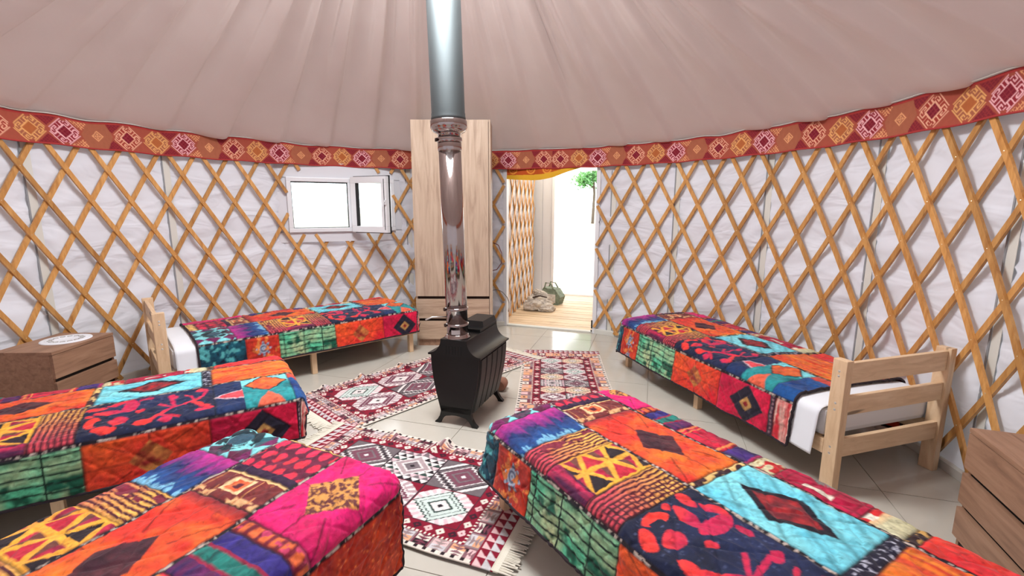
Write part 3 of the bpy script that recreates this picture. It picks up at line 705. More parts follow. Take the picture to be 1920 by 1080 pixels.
px, py = 0.147, 0.292
fl_ = empty('stove_flue', (px, py, 0.607), 0, 'shiny steel stove pipe rising to a wider grey pipe', 'flue')
fl_.rotation_euler = (0.0, -0.024, 0)
zb = 0.607
MB().lathe([(0.088, 0.0), (0.088, 0.006), (0.078, 0.012), (0.076, 0.022), (0.070, 0.026)], 40).obj('base_collar', M['steel'], fl_)
MB().lathe([(0.0715, 0.012), (0.0715, 1.30)], 48).obj('lower_pipe', M['steel'], fl_)
def clamp(z, r, h=0.02, name='clamp_ring'):
    MB().lathe([(r, z - h / 2), (r + 0.006, z - h / 2 + 0.003), (r + 0.007, z), (r + 0.006, z + h / 2 - 0.003), (r, z + h / 2)], 40).obj(name, M['steel'], fl_)
    a = -2.7; s_ = MB(); s_.box(-0.012, 0.012, -0.006, 0.006, z - 0.010, z + 0.010, 0.002); s_.tube([(-0.018, 0, z), (0.018, 0, z)], 0.004, 8)
    o = s_.obj('clamp_screw', M['gap'], fl_, loc=((r + 0.013) * COS(a), (r + 0.013) * SIN(a), 0), rot=(0, 0, a + PI / 2))
clamp(0.090, 0.0715); clamp(0.198, 0.0715)
MB().tube([(-0.07, -0.01, 0.142), (-0.16, -0.03, 0.147), (-0.205, -0.045, 0.132)], 0.005, 8).obj('damper_handle', M['bolt'], fl_)
lb = MB(); vs = []
for i in range(7):
    a = (-118 + i * 8) * D2R
    for z in (0.032, 0.062): vs.append((0.0722 * COS(a), 0.0722 * SIN(a), z))
lb.add(vs, [(i * 2, i * 2 + 2, i * 2 + 3, i * 2 + 1) for i in range(6)]).obj('label_plate', M['label'], fl_)
MB().lathe([(0.0725, 1.215), (0.0755, 1.22), (0.0755, 1.262), (0.0725, 1.267)], 40).obj('sleeve', M['steel'], fl_)
clamp(1.283, 0.0735, 0.032)
MB().lathe([(0.0715, 1.29), (0.074, 1.318), (0.082, 1.324), (0.100, 1.332), (0.106, 1.340), (0.110, 1.346), (0.110, 1.352), (0.115, 1.356), (0.115, 1.398), (0.108, 1.404)], 44).obj('reducer', M['steel'], fl_)
MB().lathe([(0.104, 1.398), (0.108, 1.402), (0.108, 1.418), (0.106, 1.422), (0.106, 1.441), (0.104, 1.446), (0.104, 2.90)], 48).obj('upper_pipe', M['galv'], fl_)

# log by the stove
lg = empty('firewood_log', (0.415, 0.80, 0.004), 1.2, 'short round brown log lying behind the stove foot', 'log')
MB().tube([(0, 0, 0.048), (0.02, 0, 0.049), (0.09, 0.01, 0.048), (0.11, 0.01, 0.048)], [0.040, 0.048, 0.047, 0.040], 14).obj('bark', M['bark'], lg)

# ------------------------------------------------------------------ drawer chests
def chest(loc, rz, label, w, d, h, n_dr):
    """front faces local +x, width along y"""
    c_ = empty('drawer_chest', loc, rz, label, 'chest', 'small drawer chests')
    MB().box(-d, -0.02, 0, w, h - 0.02, h, 0.001).box(-0.02, 0.0, 0, w, h - 0.02, h, 0.001).obj('top', M['chest'], c_)
    MB().box(-d, -0.02, 0, 0.018, 0, h - 0.02).obj('side_panel', M['chest'], c_)
    MB().box(-d, -0.02, w - 0.018, w, 0, h - 0.02).obj('side_panel', M['chest'], c_)
    MB().box(-d, -0.024, 0.018, w - 0.018, 0.0, h - 0.02).obj('carcass', M['rubber'], c_)
    dh = (h - 0.02 - 0.05) / n_dr
    for k in range(n_dr):
        z0 = 0.05 + k * dh; MB().box(-0.02, 0.0, 0.002, w - 0.002, z0, z0 + dh - (0.003 if k == n_dr - 1 else 0.026), 0.001).obj('drawer', M['chest'], c_)
    return c_
CH = 0.55
chest((-2.435, 0.10, 0), 2 * D2R, 'small brown drawer chest with a white round doily on top', 0.49, 0.38, CH, 3)
dy = empty('doily', (-2.62, 0.40, CH + 0.0006), 0.3, 'round white lace doily lying on the drawer chest', 'doily')
MB().lathe([(0.001, 0.003), (0.10, 0.003), (0.104, 0.006), (0.108, 0.003), (0.125, 0.003), (0.138, 0.004), (0.14, 0.0)], 48, cap=False).obj('cloth', M['sheet'], dy)
ring = MB()
for k in range(14):
    a = 2 * PI * k / 14; ring.tube([(0.085 * COS(a + q * 0.5), 0.085 * SIN(a + q * 0.5) , 0.0045) if False else (0.085 * COS(a) + 0.014 * COS(q), 0.085 * SIN(a) + 0.014 * SIN(q), 0.0045) for q in np.linspace(0, 2 * PI, 9)], 0.0018, 5)
ring.obj('lace_ring', new_mat('grey_lace', L4(190, 184, 180), 0.8)[0], dy)
# the other chest: front faces the room centre, seen past the headboard
chest((2.470, -0.915, 0), PI - 20 * D2R, 'small brown drawer chest with a bare top behind the slatted headboard', 0.44, 0.27, CH, 3)

# ------------------------------------------------------------------ rugs
def rug_cell(p, q, typ):
    C = np.empty(p.shape + (3,)); ap, aq = np.abs(p), np.abs(q); d = ap + aq
    white = lin((232, 222, 220)); blk = lin((38, 30, 36)); mauve = lin((122, 72, 88)); grey = lin((120, 108, 112)); pink = lin((226, 190, 196)); green = lin((52, 72, 66)); pale = lin((206, 218, 212)); wine = lin((134, 22, 46))
    C[:] = wine
    zz = 0.10 * tri((p - q) * 4) + 0.0
    if typ in (0, 2, 4):
        oct_ = (ap < 0.95) & (aq < 0.95) & (d < 1.42)
        base = {0: white, 2: grey * 0.5 + pink * 0.5, 4: lin((222, 176, 150))}[typ]; C[oct_] = base
        teeth = oct_ & (np.maximum(np.maximum(ap, aq), d / 1.45) > 0.72) & (tri((np.arctan2(q, p)) * 20 / (2 * PI)) > 0.55)
        C[teeth] = {0: pink, 2: white, 4: lin((240, 214, 196))}[typ]
        dz = d + zz
        inn = oct_ & (dz < 0.98); C[inn] = {0: pale, 2: mauve, 4: lin((230, 210, 180))}[typ]
        C[oct_ & (np.abs(dz - 0.96) < 0.045)] = {0: green, 2: white, 4: blk}[typ]
        C[oct_ & (np.abs(dz - 0.74) < 0.03)] = {0: green, 2: white * 0.8, 4: mauve}[typ]
    elif typ == 1:
        C[:] = white
        rowc = np.floor((q + 1) * 4); tt = tri(p * 3 + rowc * 0.5); qq = ((q + 1) * 4) % 1.0
        up = tt > qq; pal = (rowc % 3)
        C[up & (pal == 0)] = blk; C[up & (pal == 1)] = grey; C[up & (pal == 2)] = green
        C[(~up) & (pal == 1)] = pink
        C[d < 0.74] = mauve * 0.6 + white * 0.4; C[np.abs(d - 0.74) < 0.04] = white
    else:
        C[:] = grey * 0.85
        dz = d + 0.14 * tri((p - q) * 3.5)
        for k, c_ in ((1.25, white), (1.05, blk), (0.86, white)): C[np.abs(dz - k) < 0.05] = c_
        C[dz < 0.74] = mauve
    C[d < 0.46] = {0: green, 1: white, 2: white, 3: grey, 4: green}[typ]
    C[d < 0.36] = {0: white, 1: grey, 2: white, 3: mauve, 4: white}[typ]
    C[d < 0.11] = {0: blk, 1: blk, 2: blk, 3: white, 4: mauve}[typ]
    e = (ap > 0.97) | (aq > 0.97); C[e] = lin((60, 44, 52))
    return C
def paint_rug(x, y, Lr, Wr, nx, ny, bord, order):
    C = np.empty(x.shape + (3,)); wine = lin((134, 20, 46)); cream = lin((232, 220, 208)); mauve = lin((140, 98, 106)); blk = lin((44, 30, 36)); pink = lin((232, 190, 190)); peach = lin((234, 168, 128))
    C[:] = wine
    ex_ = np.minimum(x, Lr - x); ey_ = np.minimum(y, Wr - y)
    B0, B1, B2 = 0.10, 0.105 if bord == 0 else 0.12, 0.07       # end saw, side squares, flower band
    sq = np.where(bord == 0, 0.088, 0.075)
    # side / end hourglass border
    e_in = np.minimum(ex_ - B0, ey_ - 0.018)
    hb = (e_in < B1 - 0.03)
    horiz = (ey_ - 0.018) < (ex_ - B0)
    al = np.where(horiz, x, y); ac = np.where(horiz, ey_ - 0.018, ex_ - B0)
    k = np.floor(al / sq); fx = al / sq - k - 0.5; fy = ac / 0.075 - 0.5
    pal = np.array([mauve, lin((150, 128, 130)), lin((120, 60, 76)), peach if bord else lin((164, 142, 140)), lin((196, 150, 128)) if bord else mauve])
    C[hb] = pal[(k % 5).astype(int)][hb]
    hg = hb & (np.abs(fx) < 0.40) & (np.abs(np.abs(fy * 2) % 0.5 * 1.6 - 0.02) < np.abs(fx) * 2) & (np.abs(fy) < 0.44)
    pal2 = np.array([pink, blk, cream, peach, lin((206, 200, 204))]); hgc = pal2[((k * 3 + np.floor((fy + 0.5) * 2)) % 5).astype(int)]
    if bord: hg = hb & (np.abs(fx) < 0.33) & (np.abs(fy) < 0.36); hgc = np.where(((np.abs(fx) < 0.13) & (np.abs(fy) < 0.13) & (k % 2 == 0))[..., None], blk, np.array([pink, peach, cream, lin((222, 178, 160)), peach])[(k % 5).astype(int)])
    C[hg] = hgc[hg]
    # thin edge hooks along the long sides
    eg = (ey_ < 0.026) & (ex_ > 0.02); C[eg] = cream; C[eg & (tri(x * 22) > 0.62) & (ey_ > 0.008)] = blk
    # saw-tooth ends
    en = ex_ < B0; C[en] = wine
    ky = y / 0.052; saw = en & ((ky % 1.0) < (ex_ % 0.05) / 0.05 * 0.9 + 0.06) & (ex_ > 0.012) & (ex_ < B0 - 0.008)
    C[saw] = np.array([lin((206, 200, 202)), pink])[(np.floor(ex_ / 0.05) % 2).astype(int)][saw]
    # dotted line + flower band
    fb0 = e_in - (B1 - 0.03)
    dot = (fb0 > 0) & (fb0 < 0.011); C[dot] = np.where((tri(al * 45) > 0.5)[..., None], cream, wine)[dot]
    fb = (fb0 >= 0.011) & (fb0 < B2); C[fb] = wine
    fx2 = (al / 0.062) % 1.0 - 0.5; fy2 = (fb0 - 0.011) / (B2 - 0.011) - 0.5; dd = np.abs(fx2) + np.abs(fy2)
    fc = np.array([cream, lin((60, 26, 40)), pink])[(np.floor(al / 0.062) % 3).astype(int)]
    flw = fb & (dd < 0.40) & (dd > 0.10); C[flw] = fc[flw]
    # medallions
    x0, y0 = B0 + B1 - 0.03 + B2, 0.018 + B1 - 0.03 + B2
    fieldm = (ex_ > x0) & (ey_ > y0)
    cx = (x - x0) / (Lr - 2 * x0) * nx; cy = (y - y0) / (Wr - 2 * y0) * ny
    ix = np.floor(cx); iy = np.floor(cy); p = (cx - ix - 0.5) * 2; q = (cy - iy - 0.5) * 2
    typ = np.array(order)[((ix * 2 + iy * 3) % len(order)).astype(int) * 1]
    for tk in set(order):
        mk = fieldm & (typ == tk)
        if mk.any(): C[mk] = rug_cell(p[mk], q[mk], tk)
    C *= (0.86 + 0.28 * fbm(x * 60, y * 60, 5, 2))[..., None]
    return C
def rug(name, label, org, ang, Lr, Wr, nx, ny, bord, order, z, res, ridges, fringe, seed):
    root = empty(name, (org[0], org[1], 0), ang * D2R, label, 'rug', 'woven kilim rugs on the tiles')
    a, b_ = int(Lr / res), int(Wr / res)
    X, Y = np.meshgrid(np.linspace(0, Lr, a + 1), np.linspace(0, Wr, b_ + 1), indexing='ij')
    C = paint_rug(X, Y, Lr, Wr, nx, ny, bord, order)
    Z = z + 0.006 + 0.004 * fbm(X * 4, Y * 4, seed, 2)
    for (rx, ry, dx, dy_, h, w_, ln) in ridges:
        nrm = math.hypot(dx, dy_); s_ = ((X - rx) * dx + (Y - ry) * dy_) / nrm; t_ = (-(X - rx) * dy_ + (Y - ry) * dx) / nrm
        Z = Z + h * np.exp(-(t_ / w_) ** 2) * np.exp(-(np.clip(np.abs(s_) - ln * 0.4, 0, 9) / (ln * 0.35)) ** 2)
    Xw = X + 0.012 * (fbm(Y * 3, X * 2, seed + 4, 2) - 0.5); Yw = Y + 0.016 * (fbm(X * 2.5, Y * 2, seed + 8, 2) - 0.5)
    V = np.stack([Xw, Yw, Z], -1).reshape(-1, 3); idx = np.arange(len(V)).reshape(X.shape)
    F = np.stack([idx[:-1, :-1], idx[1:, :-1], idx[1:, 1:], idx[:-1, 1:]], -1).reshape(-1, 4)
    # skirt gives the weave its thickness
    bord_i = np.concatenate([idx[:, 0], idx[-1, 1:], idx[::-1, -1][1:], idx[0, ::-1][1:-1]]); nb = len(bord_i)
    V2 = V[bord_i].copy(); V2[:, 2] -= 0.005
    base = len(V); nxt = np.roll(np.arange(nb), -1)
    F2 = np.stack([bord_i, base + np.arange(nb), base + nxt, bord_i[nxt]], -1)
    link('weave', mesh_from('weave', np.vstack([V, V2]), np.vstack([F, F2]), M['rug'], True, np.vstack([C.reshape(-1, 3), C.reshape(-1, 3)[bord_i] * 0.9])), root)
    if fringe:
        mb = MB(); r_ = random.Random(seed)
        for x0, s_ in ((0, -1), (Lr, 1)):
            y = 0.004
            while y < Wr - 0.004:
                ln = r_.uniform(0.070, 0.100); dy_ = r_.uniform(-0.012, 0.012); zz = z + 0.004
                mb.tube([(x0 - s_ * 0.006, y, zz + 0.003), (x0 + s_ * ln * 0.5, y + dy_ * 0.3, zz + 0.002), (x0 + s_ * ln, y + dy_, max(zz - 0.001, 0.004))], 0.0042, 4, False); y += 0.0065
        o = mb.obj('fringe', M['fringe'], root); o['kind'] = 'stuff'
        for x0, s_ in ((0, -1), (Lr, 1)): MB().box(min(x0, x0 + s_ * 0.026), max(x0, x0 + s_ * 0.026), 0, Wr, z + 0.001, z + 0.009, 0.002).obj('end_binding', M['fringe'], root)
    return root
# front rug: origin at its far end corner
axr = -21.0
c0 = Vector((0.934 * -0.66 + 0.358 * -0.875, -0.358 * -0.66 + 0.934 * -0.875))
rug('kilim_rug', 'crimson and grey kilim rug with a cream fringe between the two nearest beds', c0, axr, 1.46, 0.855, 3, 2, 0, [0, 1, 2, 3], 0.010, 0.0045,
    [(0.80, 0.86, -0.3, -1, 0.045, 0.035, 0.25), (0.40, 0.90, 0.2, -1, 0.025, 0.03, 0.16), (0.55, 0.3, 1, 0.2, 0.006, 0.05, 0.3), (0.12, 0.03, 0.5, -1, 0.02, 0.04, 0.12)], True, 5)
a48 = 48.0 * D2R; d1 = Vector((COS(a48), SIN(a48))); n1 = Vector((-SIN(a48), COS(a48)))
c0 = d1 * -0.33 + n1 * 0.49
rug('kilim_rug', 'long crimson kilim rug with rippled edge running behind the stove', c0, 48.0, 2.04, 0.86, 4, 2, 0, [2, 1, 3, 0, 4], 0.004, 0.006,
    [(0.62, 0.86, -0.1, -1, 0.035, 0.03, 0.14), (1.02, 0.86, 0.1, -1, 0.03, 0.03, 0.2), (0.28, 0.86, 0.3, -1, 0.03, 0.03, 0.14), (1.25, 0.6, 0.4, -1, 0.02, 0.04, 0.25)], True, 9)
c0 = Vector((0.64, 1.926)); l_ = Vector((-0.0676, -0.998))
rug('kilim_rug', 'flat pink bordered kilim rug lying in front of the doorway', (0.64, 1.926), math.degrees(math.atan2(l_.y, l_.x)), 1.55, 0.77, 7, 2, 1, [0, 1, 2, 4, 3, 2, 4], 0.0, 0.006, [], False, 13)

# ------------------------------------------------------------------ patchwork quilts
U_LEN = 2.15
VS = [0.0, 0.28, 0.65, 0.98, 1.31, 1.62]
STRIPS = [
    [0, .34, .60, 1.10, 1.59, 2.0, 2.04, U_LEN],
    [0, .28, .53, .69, .92, 1.08, 1.62, 2.0, U_LEN],
    [0, .07, .33, .48, 1.07, 1.10, 1.57, 1.62, U_LEN],
    [0, .50, .56, .75, .98, 1.09, 1.19, 1.48, 1.60, 1.635, U_LEN],
    [0, .62, 1.10, 1.60, U_LEN]]
def mixc(c0, c1, f): f = np.clip(f, 0, 1)[..., None]; return lin(c0) * (1 - f) + lin(c1) * f
def paint_quilt(U, V):
    C = np.zeros(U.shape + (3,)); PID = np.zeros(U.shape, int)
    n1 = fbm(U * 9, V * 9, 1, 4); n2 = fbm(U * 30, V * 30, 2, 3); n3 = fbm(U * 90, V * 90, 3, 2)
    wu = U + 0.03 * (fbm(U * 8, V * 8, 7, 2) - 0.5); wv = V + 0.03 * (fbm(U * 8, V * 8, 8, 2) - 0.5)
    sU = fbm(U * 5, V * 60, 4, 3)            # streaks running along the length
    sV = fbm(U * 60, V * 5, 5, 3)            # streaks across
    pid = 0
    def patch(si, k):
        nonlocal pid
        us = STRIPS[si]; m = (V >= VS[si]) & (V < VS[si + 1] + (1 if si == 4 else 0)) & (U >= us[k]) & (U < us[k + 1] + (1 if k == len(us) - 2 else 0))
        PID[m] = pid; pid += 1
        x = U[m] - us[k]; y = V[m] - VS[si]; w = us[k + 1] - us[k]; h = VS[si + 1] - VS[si]
        return m, x, y, w, h
    def star(c, x, y, w, h, cx, cy, r):  # star of quilting stitches, the shade of their grooves painted into the colour
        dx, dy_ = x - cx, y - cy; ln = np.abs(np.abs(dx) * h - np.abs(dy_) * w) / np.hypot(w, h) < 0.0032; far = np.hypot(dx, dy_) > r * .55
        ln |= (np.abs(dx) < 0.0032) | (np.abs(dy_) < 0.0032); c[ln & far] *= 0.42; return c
    def dia(x, y, cx, cy, rx, ry): return np.abs(x - cx) / rx + np.abs(y - cy) / ry
    # ---- strip A
    m, x, y, w, h = patch(0, 0); c = mixc((12, 44, 66), (22, 92, 112), n1[m] * 1.6 - 0.3); s = (n2[m] > 0.60); c[s] = lin((84, 168, 172)); c[n2[m] < 0.34] = lin((14, 24, 44)); C[m] = c
    m, x, y, w, h = patch(0, 1); c = mixc((222, 66, 34), (168, 30, 30), n1[m] * 2 - 0.5)
    for cy_, r0 in ((h * 0.62, 0.062), (h * 0.12, 0.05)):
        d = np.hypot(x - w * 0.5, y - cy_); a = np.arctan2(y - cy_, x - w * 0.5); pet = d < r0 * (0.8 + 0.25 * np.cos(a * 8)); c[pet] = mixc((182, 196, 214), (44, 48, 92), tri(d / 0.022))[pet]
    sp = (n2[m] > 0.66); c[sp] = lin((226, 128, 62)); C[m] = c
    m, x, y, w, h = patch(0, 2); c = mixc((92, 196, 152), (196, 196, 148), n1[m] * 2.4 - 0.9); dk = sm(0.52, 0.68, fbm(U[m] * 16, V[m] * 16, 31, 3)); c = c * (1 - dk[:, None]) + lin((22, 88, 66)) * dk[:, None]
    c *= (0.7 + 0.6 * sU[m])[:, None]; ln = (tri((y + 0.006 * np.sin(x * 18)) / 0.040) < 0.22) | (tri(x / 0.165 + 0.25) < 0.05); c[ln] = lin((14, 40, 32)); C[m] = c
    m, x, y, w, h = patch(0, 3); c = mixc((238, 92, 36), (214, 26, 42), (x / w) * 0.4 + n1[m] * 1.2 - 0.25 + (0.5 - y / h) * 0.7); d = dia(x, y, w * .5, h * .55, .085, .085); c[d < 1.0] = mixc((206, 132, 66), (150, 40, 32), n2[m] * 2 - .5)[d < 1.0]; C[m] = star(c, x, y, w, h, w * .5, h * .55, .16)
    m, x, y, w, h = patch(0, 4); c = mixc((226, 24, 70), (178, 16, 58), n1[m] * 2 - 0.5); d = dia(x, y, w * .58, h * .52, .135, .125); c[d < 1] = lin((34, 28, 46)); c[d < .38] = lin((196, 146, 84)); c[d < .17] = lin((140, 28, 34)); C[m] = c
    m, x, y, w, h = patch(0, 5); c = mixc((34, 24, 40), (70, 40, 60), n2[m]); c[(np.abs(x - w / 2) < 0.004) & (tri(y * 40) > .4)] = lin((196, 150, 160)); C[m] = c
    m, x, y, w, h = patch(0, 6); c = mixc((206, 36, 52), (226, 190, 176), sV[m] * 3 - 1.2); C[m] = c
    # ---- strip B
    m, x, y, w, h = patch(1, 0); g_ = 0.125; a = (x + y) / g_; b_ = (x - y) / g_; par = (np.floor(a) + np.floor(b_)) % 2
    c = np.where((par == 0)[:, None], lin((134, 216, 222)), mixc((40, 96, 108), (96, 24, 60), n1[m] * 3 - 1)); d = np.hypot(x - w * .55, y - h * .5); rg = (np.abs(d - 0.075) < 0.022) & (n2[m] > .42); c[rg] = lin((16, 40, 50)); c[d < 0.05] = lin((44, 78, 96)); pp = (y < h * .22) | (y > h * .86); c[pp & (par == 1)] = lin((112, 24, 84)); C[m] = c
    m, x, y, w, h = patch(1, 1); f = x / w + (sU[m] - .5) * 0.6; c = np.where((f < .5)[:, None], mixc((186, 40, 132), (70, 36, 110), f * 2), mixc((34, 36, 92), (24, 84, 150), f * 2 - 1)); tip = (f > .92) & (sU[m] > .45); c[tip] = lin((120, 178, 210)); C[m] = c
    def stripes(m, x, y, w, h, brk):
        ph = (x + 0.006 * np.sin(y * 14)) / 0.0215; s = tri(ph) > 0.5
        base = mixc((206, 70, 84), (242, 178, 86), (y / h) * 1.5 - 0.15 + (n1[m] - .5)); dk = mixc((62, 16, 34), (96, 26, 40), n2[m]); c = np.where(s[:, None], base, dk)
        if brk: g2 = (tri(y / 0.024) < 0.3) & (x > w * 0.45); c[g2] = dk[g2]
        else: g2 = (x < w * .45) & (x > w * .12) & (n2[m] > .52); c[g2] = lin((128, 34, 56))
        return c
    m, x, y, w, h = patch(1, 2); C[m] = stripes(m, x, y, w, h, False)
    m, x, y, w, h = patch(1, 3); c = mixc((250, 188, 62), (236, 140, 56), n1[m]); g_ = 0.105
    a = x / w * 2; b_ = y / h * 3.0 + 0.5 * np.floor(a); fa = a % 1; fb_ = b_ % 1; t1 = (np.abs(fb_ - .5) < (fa - .12) * .50) & (fa < .88); t2 = (np.abs(((fb_ + .5) % 1) - .5) < (.80 - fa) * .42) & (fa > .10)
    k2 = (np.floor(a) + np.floor(b_)) % 2; c[t1 & (k2 == 0)] = lin((36, 22, 30)); c[t1 & (k2 == 1)] = lin((196, 34, 58)); c[t2 & (k2 == 0)] = mixc((206, 44, 70), (132, 24, 60), n2[m] * 2 - .5)[t2 & (k2 == 0)]; c[t2 & (k2 == 1)] = lin((110, 62, 54))
    lo = y < h * .2; c[lo] = mixc((206, 40, 84), (74, 22, 60), sU[m] * 3 - 1)[lo]; C[m] = c
    m, x, y, w, h = patch(1, 4); C[m] = stripes(m, x, y, w, h, True)
    m, x, y, w, h = patch(1, 5); c = mixc((16, 18, 36), (30, 40, 78), n1[m] * 1.6 - .2); red = mixc((240, 58, 50), (200, 34, 80), n1[m] * 3 - 1)
    xx = x + (wu - U)[m] * 1.6; yy = y + (wv - V)[m] * 1.6; s = np.zeros(x.shape, bool)
    for cx_, cy_, rx, ry in ((.045, .30, .05, .030), (.105, .235, .075, .028), (.05, .13, .034, .060), (.10, .055, .050, .026), (.155, .125, .044, .044), (.185, .27, .036, .060), (.135, .325, .050, .020), (.02, .21, .018, .018), (.245, .315, .034, .022), (.25, .07, .040, .022), (.225, .19, .018, .018), (.50, .33, .030, .030), (.36, .30, .022, .034), (.49, .07, .034, .026), (.33, .05, .030, .020)):
        s |= (np.abs(xx - cx_) / rx) ** 1.5 + (np.abs(yy - cy_) / ry) ** 1.5 < 1
    s &= ~((np.abs(xx - .075) < .016) & (np.abs(yy - .12) < .03))
    for (x0, y0), (x1, y1), w_ in (((.27, .06), (.36, .15), .012), ((.36, .15), (.47, .21), .013), ((.47, .21), (.53, .31), .011), ((.36, .15), (.345, .28), .009), ((.43, .19), (.50, .10), .010), ((.30, .10), (.39, .05), .008), ((.44, .20), (.42, .31), .008), ((.29, .22), (.36, .15), .008)):
        dx, dy_ = x1 - x0, y1 - y0; tt = np.clip(((xx - x0) * dx + (yy - y0) * dy_) / (dx * dx + dy_ * dy_), 0, 1); s |= np.hypot(xx - x0 - tt * dx, yy - y0 - tt * dy_) < w_ * (0.7 + 0.6 * n2[m])
    c[s] = red[s]; c[(n3[m] > .82) & ~s] = lin((72, 80, 112)); C[m] = c
    m, x, y, w, h = patch(1, 6); c = mixc((20, 28, 62), (28, 52, 98), n1[m]); sq = x > w * .36; xx = (x - w * .36) / (w * .64); yy = y / h
    c[sq] = mixc((18, 112, 120), (44, 152, 156), n1[m] * 2 - .5)[sq]; up = sq & (yy > .66 + .0 * xx) ; c[up] = lin((126, 214, 222)); d = np.abs(xx - .5) / .46 + np.abs(yy - .70) / .30; c[sq & (d < 1.0)] = mixc((232, 116, 52), (206, 74, 44), n2[m] * 2 - .5)[sq & (d < 1.0)]; c[sq & (np.abs(d - 1) < .06)] = lin((26, 30, 40))
    d2 = np.abs(xx - .5) / .30 + (yy) / .38; c[sq & (d2 < 1)] = lin((224, 98, 70)); t_ = (~sq) & (np.abs(yy - .45) < (x / (w * .36)) * .16) ; c[t_] = lin((224, 74, 84)); c[(~sq) & (np.abs(np.abs(yy - .45) - (x / (w * .36)) * .16) < .012)] = lin((216, 196, 206)); C[m] = c
    m, x, y, w, h = patch(1, 7); c = mixc((20, 36, 96), (24, 84, 150), n1[m] * 2 - .5); c[y > h * .8] = lin((206, 72, 60)); C[m] = c
    # ---- strip C
    m, x, y, w, h = patch(2, 0); c = mixc((236, 196, 122), (214, 160, 92), n1[m]); c[tri((x + y * .3) / .06) < .14] = lin((92, 56, 44)); C[m] = c
    m, x, y, w, h = patch(2, 1); c = mixc((78, 18, 44), (112, 22, 58), n1[m]); a = x / .085; b_ = y / .060 + .5 * np.floor(a); d = np.hypot((a % 1 - .5) * 1.0, (b_ % 1 - .5) * 1.15); c[d < .40 + .25 * (n2[m] - .5)] = mixc((236, 40, 84), (206, 44, 60), n1[m] * 2 - .5)[d < .40 + .25 * (n2[m] - .5)]; c[x > w * .85] = lin((46, 20, 54)); C[m] = c
    m, x, y, w, h = patch(2, 2); c = mixc((96, 32, 40), (134, 48, 44), sU[m]); c[(x < .014)] = lin((238, 190, 128)); ed = (x > w - .034) & (n2[m] > .5); c[ed] = lin((224, 170, 120)); d = np.maximum(np.abs(x - w * .45), np.abs(y - h * .45) * .8); c[d < .036] = lin((226, 96, 54)); c[np.abs(d - .036) < .006] = lin((238, 200, 150)); c[d < .014] = lin((90, 20, 40)); v_ = tri(y / .05) < .12; c[v_ & (x > .02) & (n2[m] > .45)] = lin((200, 130, 80)); C[m] = c
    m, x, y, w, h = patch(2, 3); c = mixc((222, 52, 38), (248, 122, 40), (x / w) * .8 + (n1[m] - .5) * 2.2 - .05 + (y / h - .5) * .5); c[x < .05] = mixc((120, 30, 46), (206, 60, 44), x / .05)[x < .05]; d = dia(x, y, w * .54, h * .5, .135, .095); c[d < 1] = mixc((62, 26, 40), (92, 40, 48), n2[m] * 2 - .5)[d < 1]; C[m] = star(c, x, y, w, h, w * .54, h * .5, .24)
    m, x, y, w, h = patch(2, 4); c = mixc((60, 30, 40), (232, 190, 120), (n2[m] > .5) * 1.0); C[m] = c
    m, x, y, w, h = patch(2, 5); c = mixc((104, 204, 226), (136, 222, 232), n1[m] * 2 - .5); q = tri((x * .8 + y) / .11) ; c *= (0.62 + 0.38 * sm(0, .35, q))[:, None]; q = tri((x * .9 - y + .03 * np.sin(x * 20)) / .16); c *= (0.7 + 0.3 * sm(0, .2, q))[:, None]; d = dia(x, y, w * .5, h * .5, .165, .105); c[d < 1] = lin((28, 20, 34)); c[d < .72] = mixc((176, 40, 44), (112, 28, 40), n2[m] * 2.4 - .7)[d < .72]; C[m] = c
    m, x, y, w, h = patch(2, 6); c = mixc((28, 26, 48), (190, 190, 206), (n3[m] > .68) * .8); C[m] = c
    m, x, y, w, h = patch(2, 7); c = mixc((244, 134, 44), (214, 62, 40), sU[m] * 2.2 - .7 + .3 * np.sin(x * 9)); C[m] = c
    # ---- strip D
    m, x, y, w, h = patch(3, 0); c = mixc((236, 22, 118), (206, 24, 92), n1[m] * 2 - .5); d = dia(x, y, w * .56, h * .48, .125, .115); sp = mixc((232, 160, 84), (96, 44, 46), sm(.44, .56, n3[m])); c[d < 1] = sp[d < 1]; C[m] = star(c, x, y, w, h, w * .56, h * .48, .22)
    m, x, y, w, h = patch(3, 1); c = mixc((120, 26, 46), (226, 104, 56), (tri(y / .045) > .4) * (np.abs(x - w / 2) < .02) * 1.0); c[n2[m] > .66] = lin((196, 60, 100)); C[m] = c
    m, x, y, w, h = patch(3, 2); f = x / w; c = mixc((60, 48, 140), (42, 30, 96), sU[m] * 2 - .5); gm = (f > .36) & (f < .62); c[gm] = mixc((16, 74, 72), (34, 132, 120), sU[m] * 2.4 - .7)[gm]; gm = f > .66; c[gm] = mixc((58, 26, 84), (112, 34, 88), sU[m] * 2 - .5)[gm]; c[(np.abs(f - .34) < .03) | (np.abs(f - .64) < .03)] = lin((150, 30, 66)); C[m] = c
    m, x, y, w, h = patch(3, 3); c = mixc((214, 34, 64), (122, 22, 52), sU[m] * 3 - 1); lg_ = (np.abs(x - .018) < .006) | (np.abs(x - w + .02) < .007) | (np.abs(x - .045) < .003); c[lg_] = lin((236, 140, 78)); C[m] = c
    m, x, y, w, h = patch(3, 4); c = mixc((72, 42, 124), (36, 26, 66), sU[m] * 2 - .5); c[x > w - .014] = lin((176, 36, 96)); C[m] = c
    m, x, y, w, h = patch(3, 5); c = mixc((230, 220, 184), (206, 196, 150), n1[m]); s = np.abs(fbm(wu[m] * 14, wv[m] * 14, 61, 2) - .5) < .05; c[s] = lin((196, 40, 44)); c[(x < .02) & (n3[m] > .5)] = lin((150, 104, 50)); C[m] = c
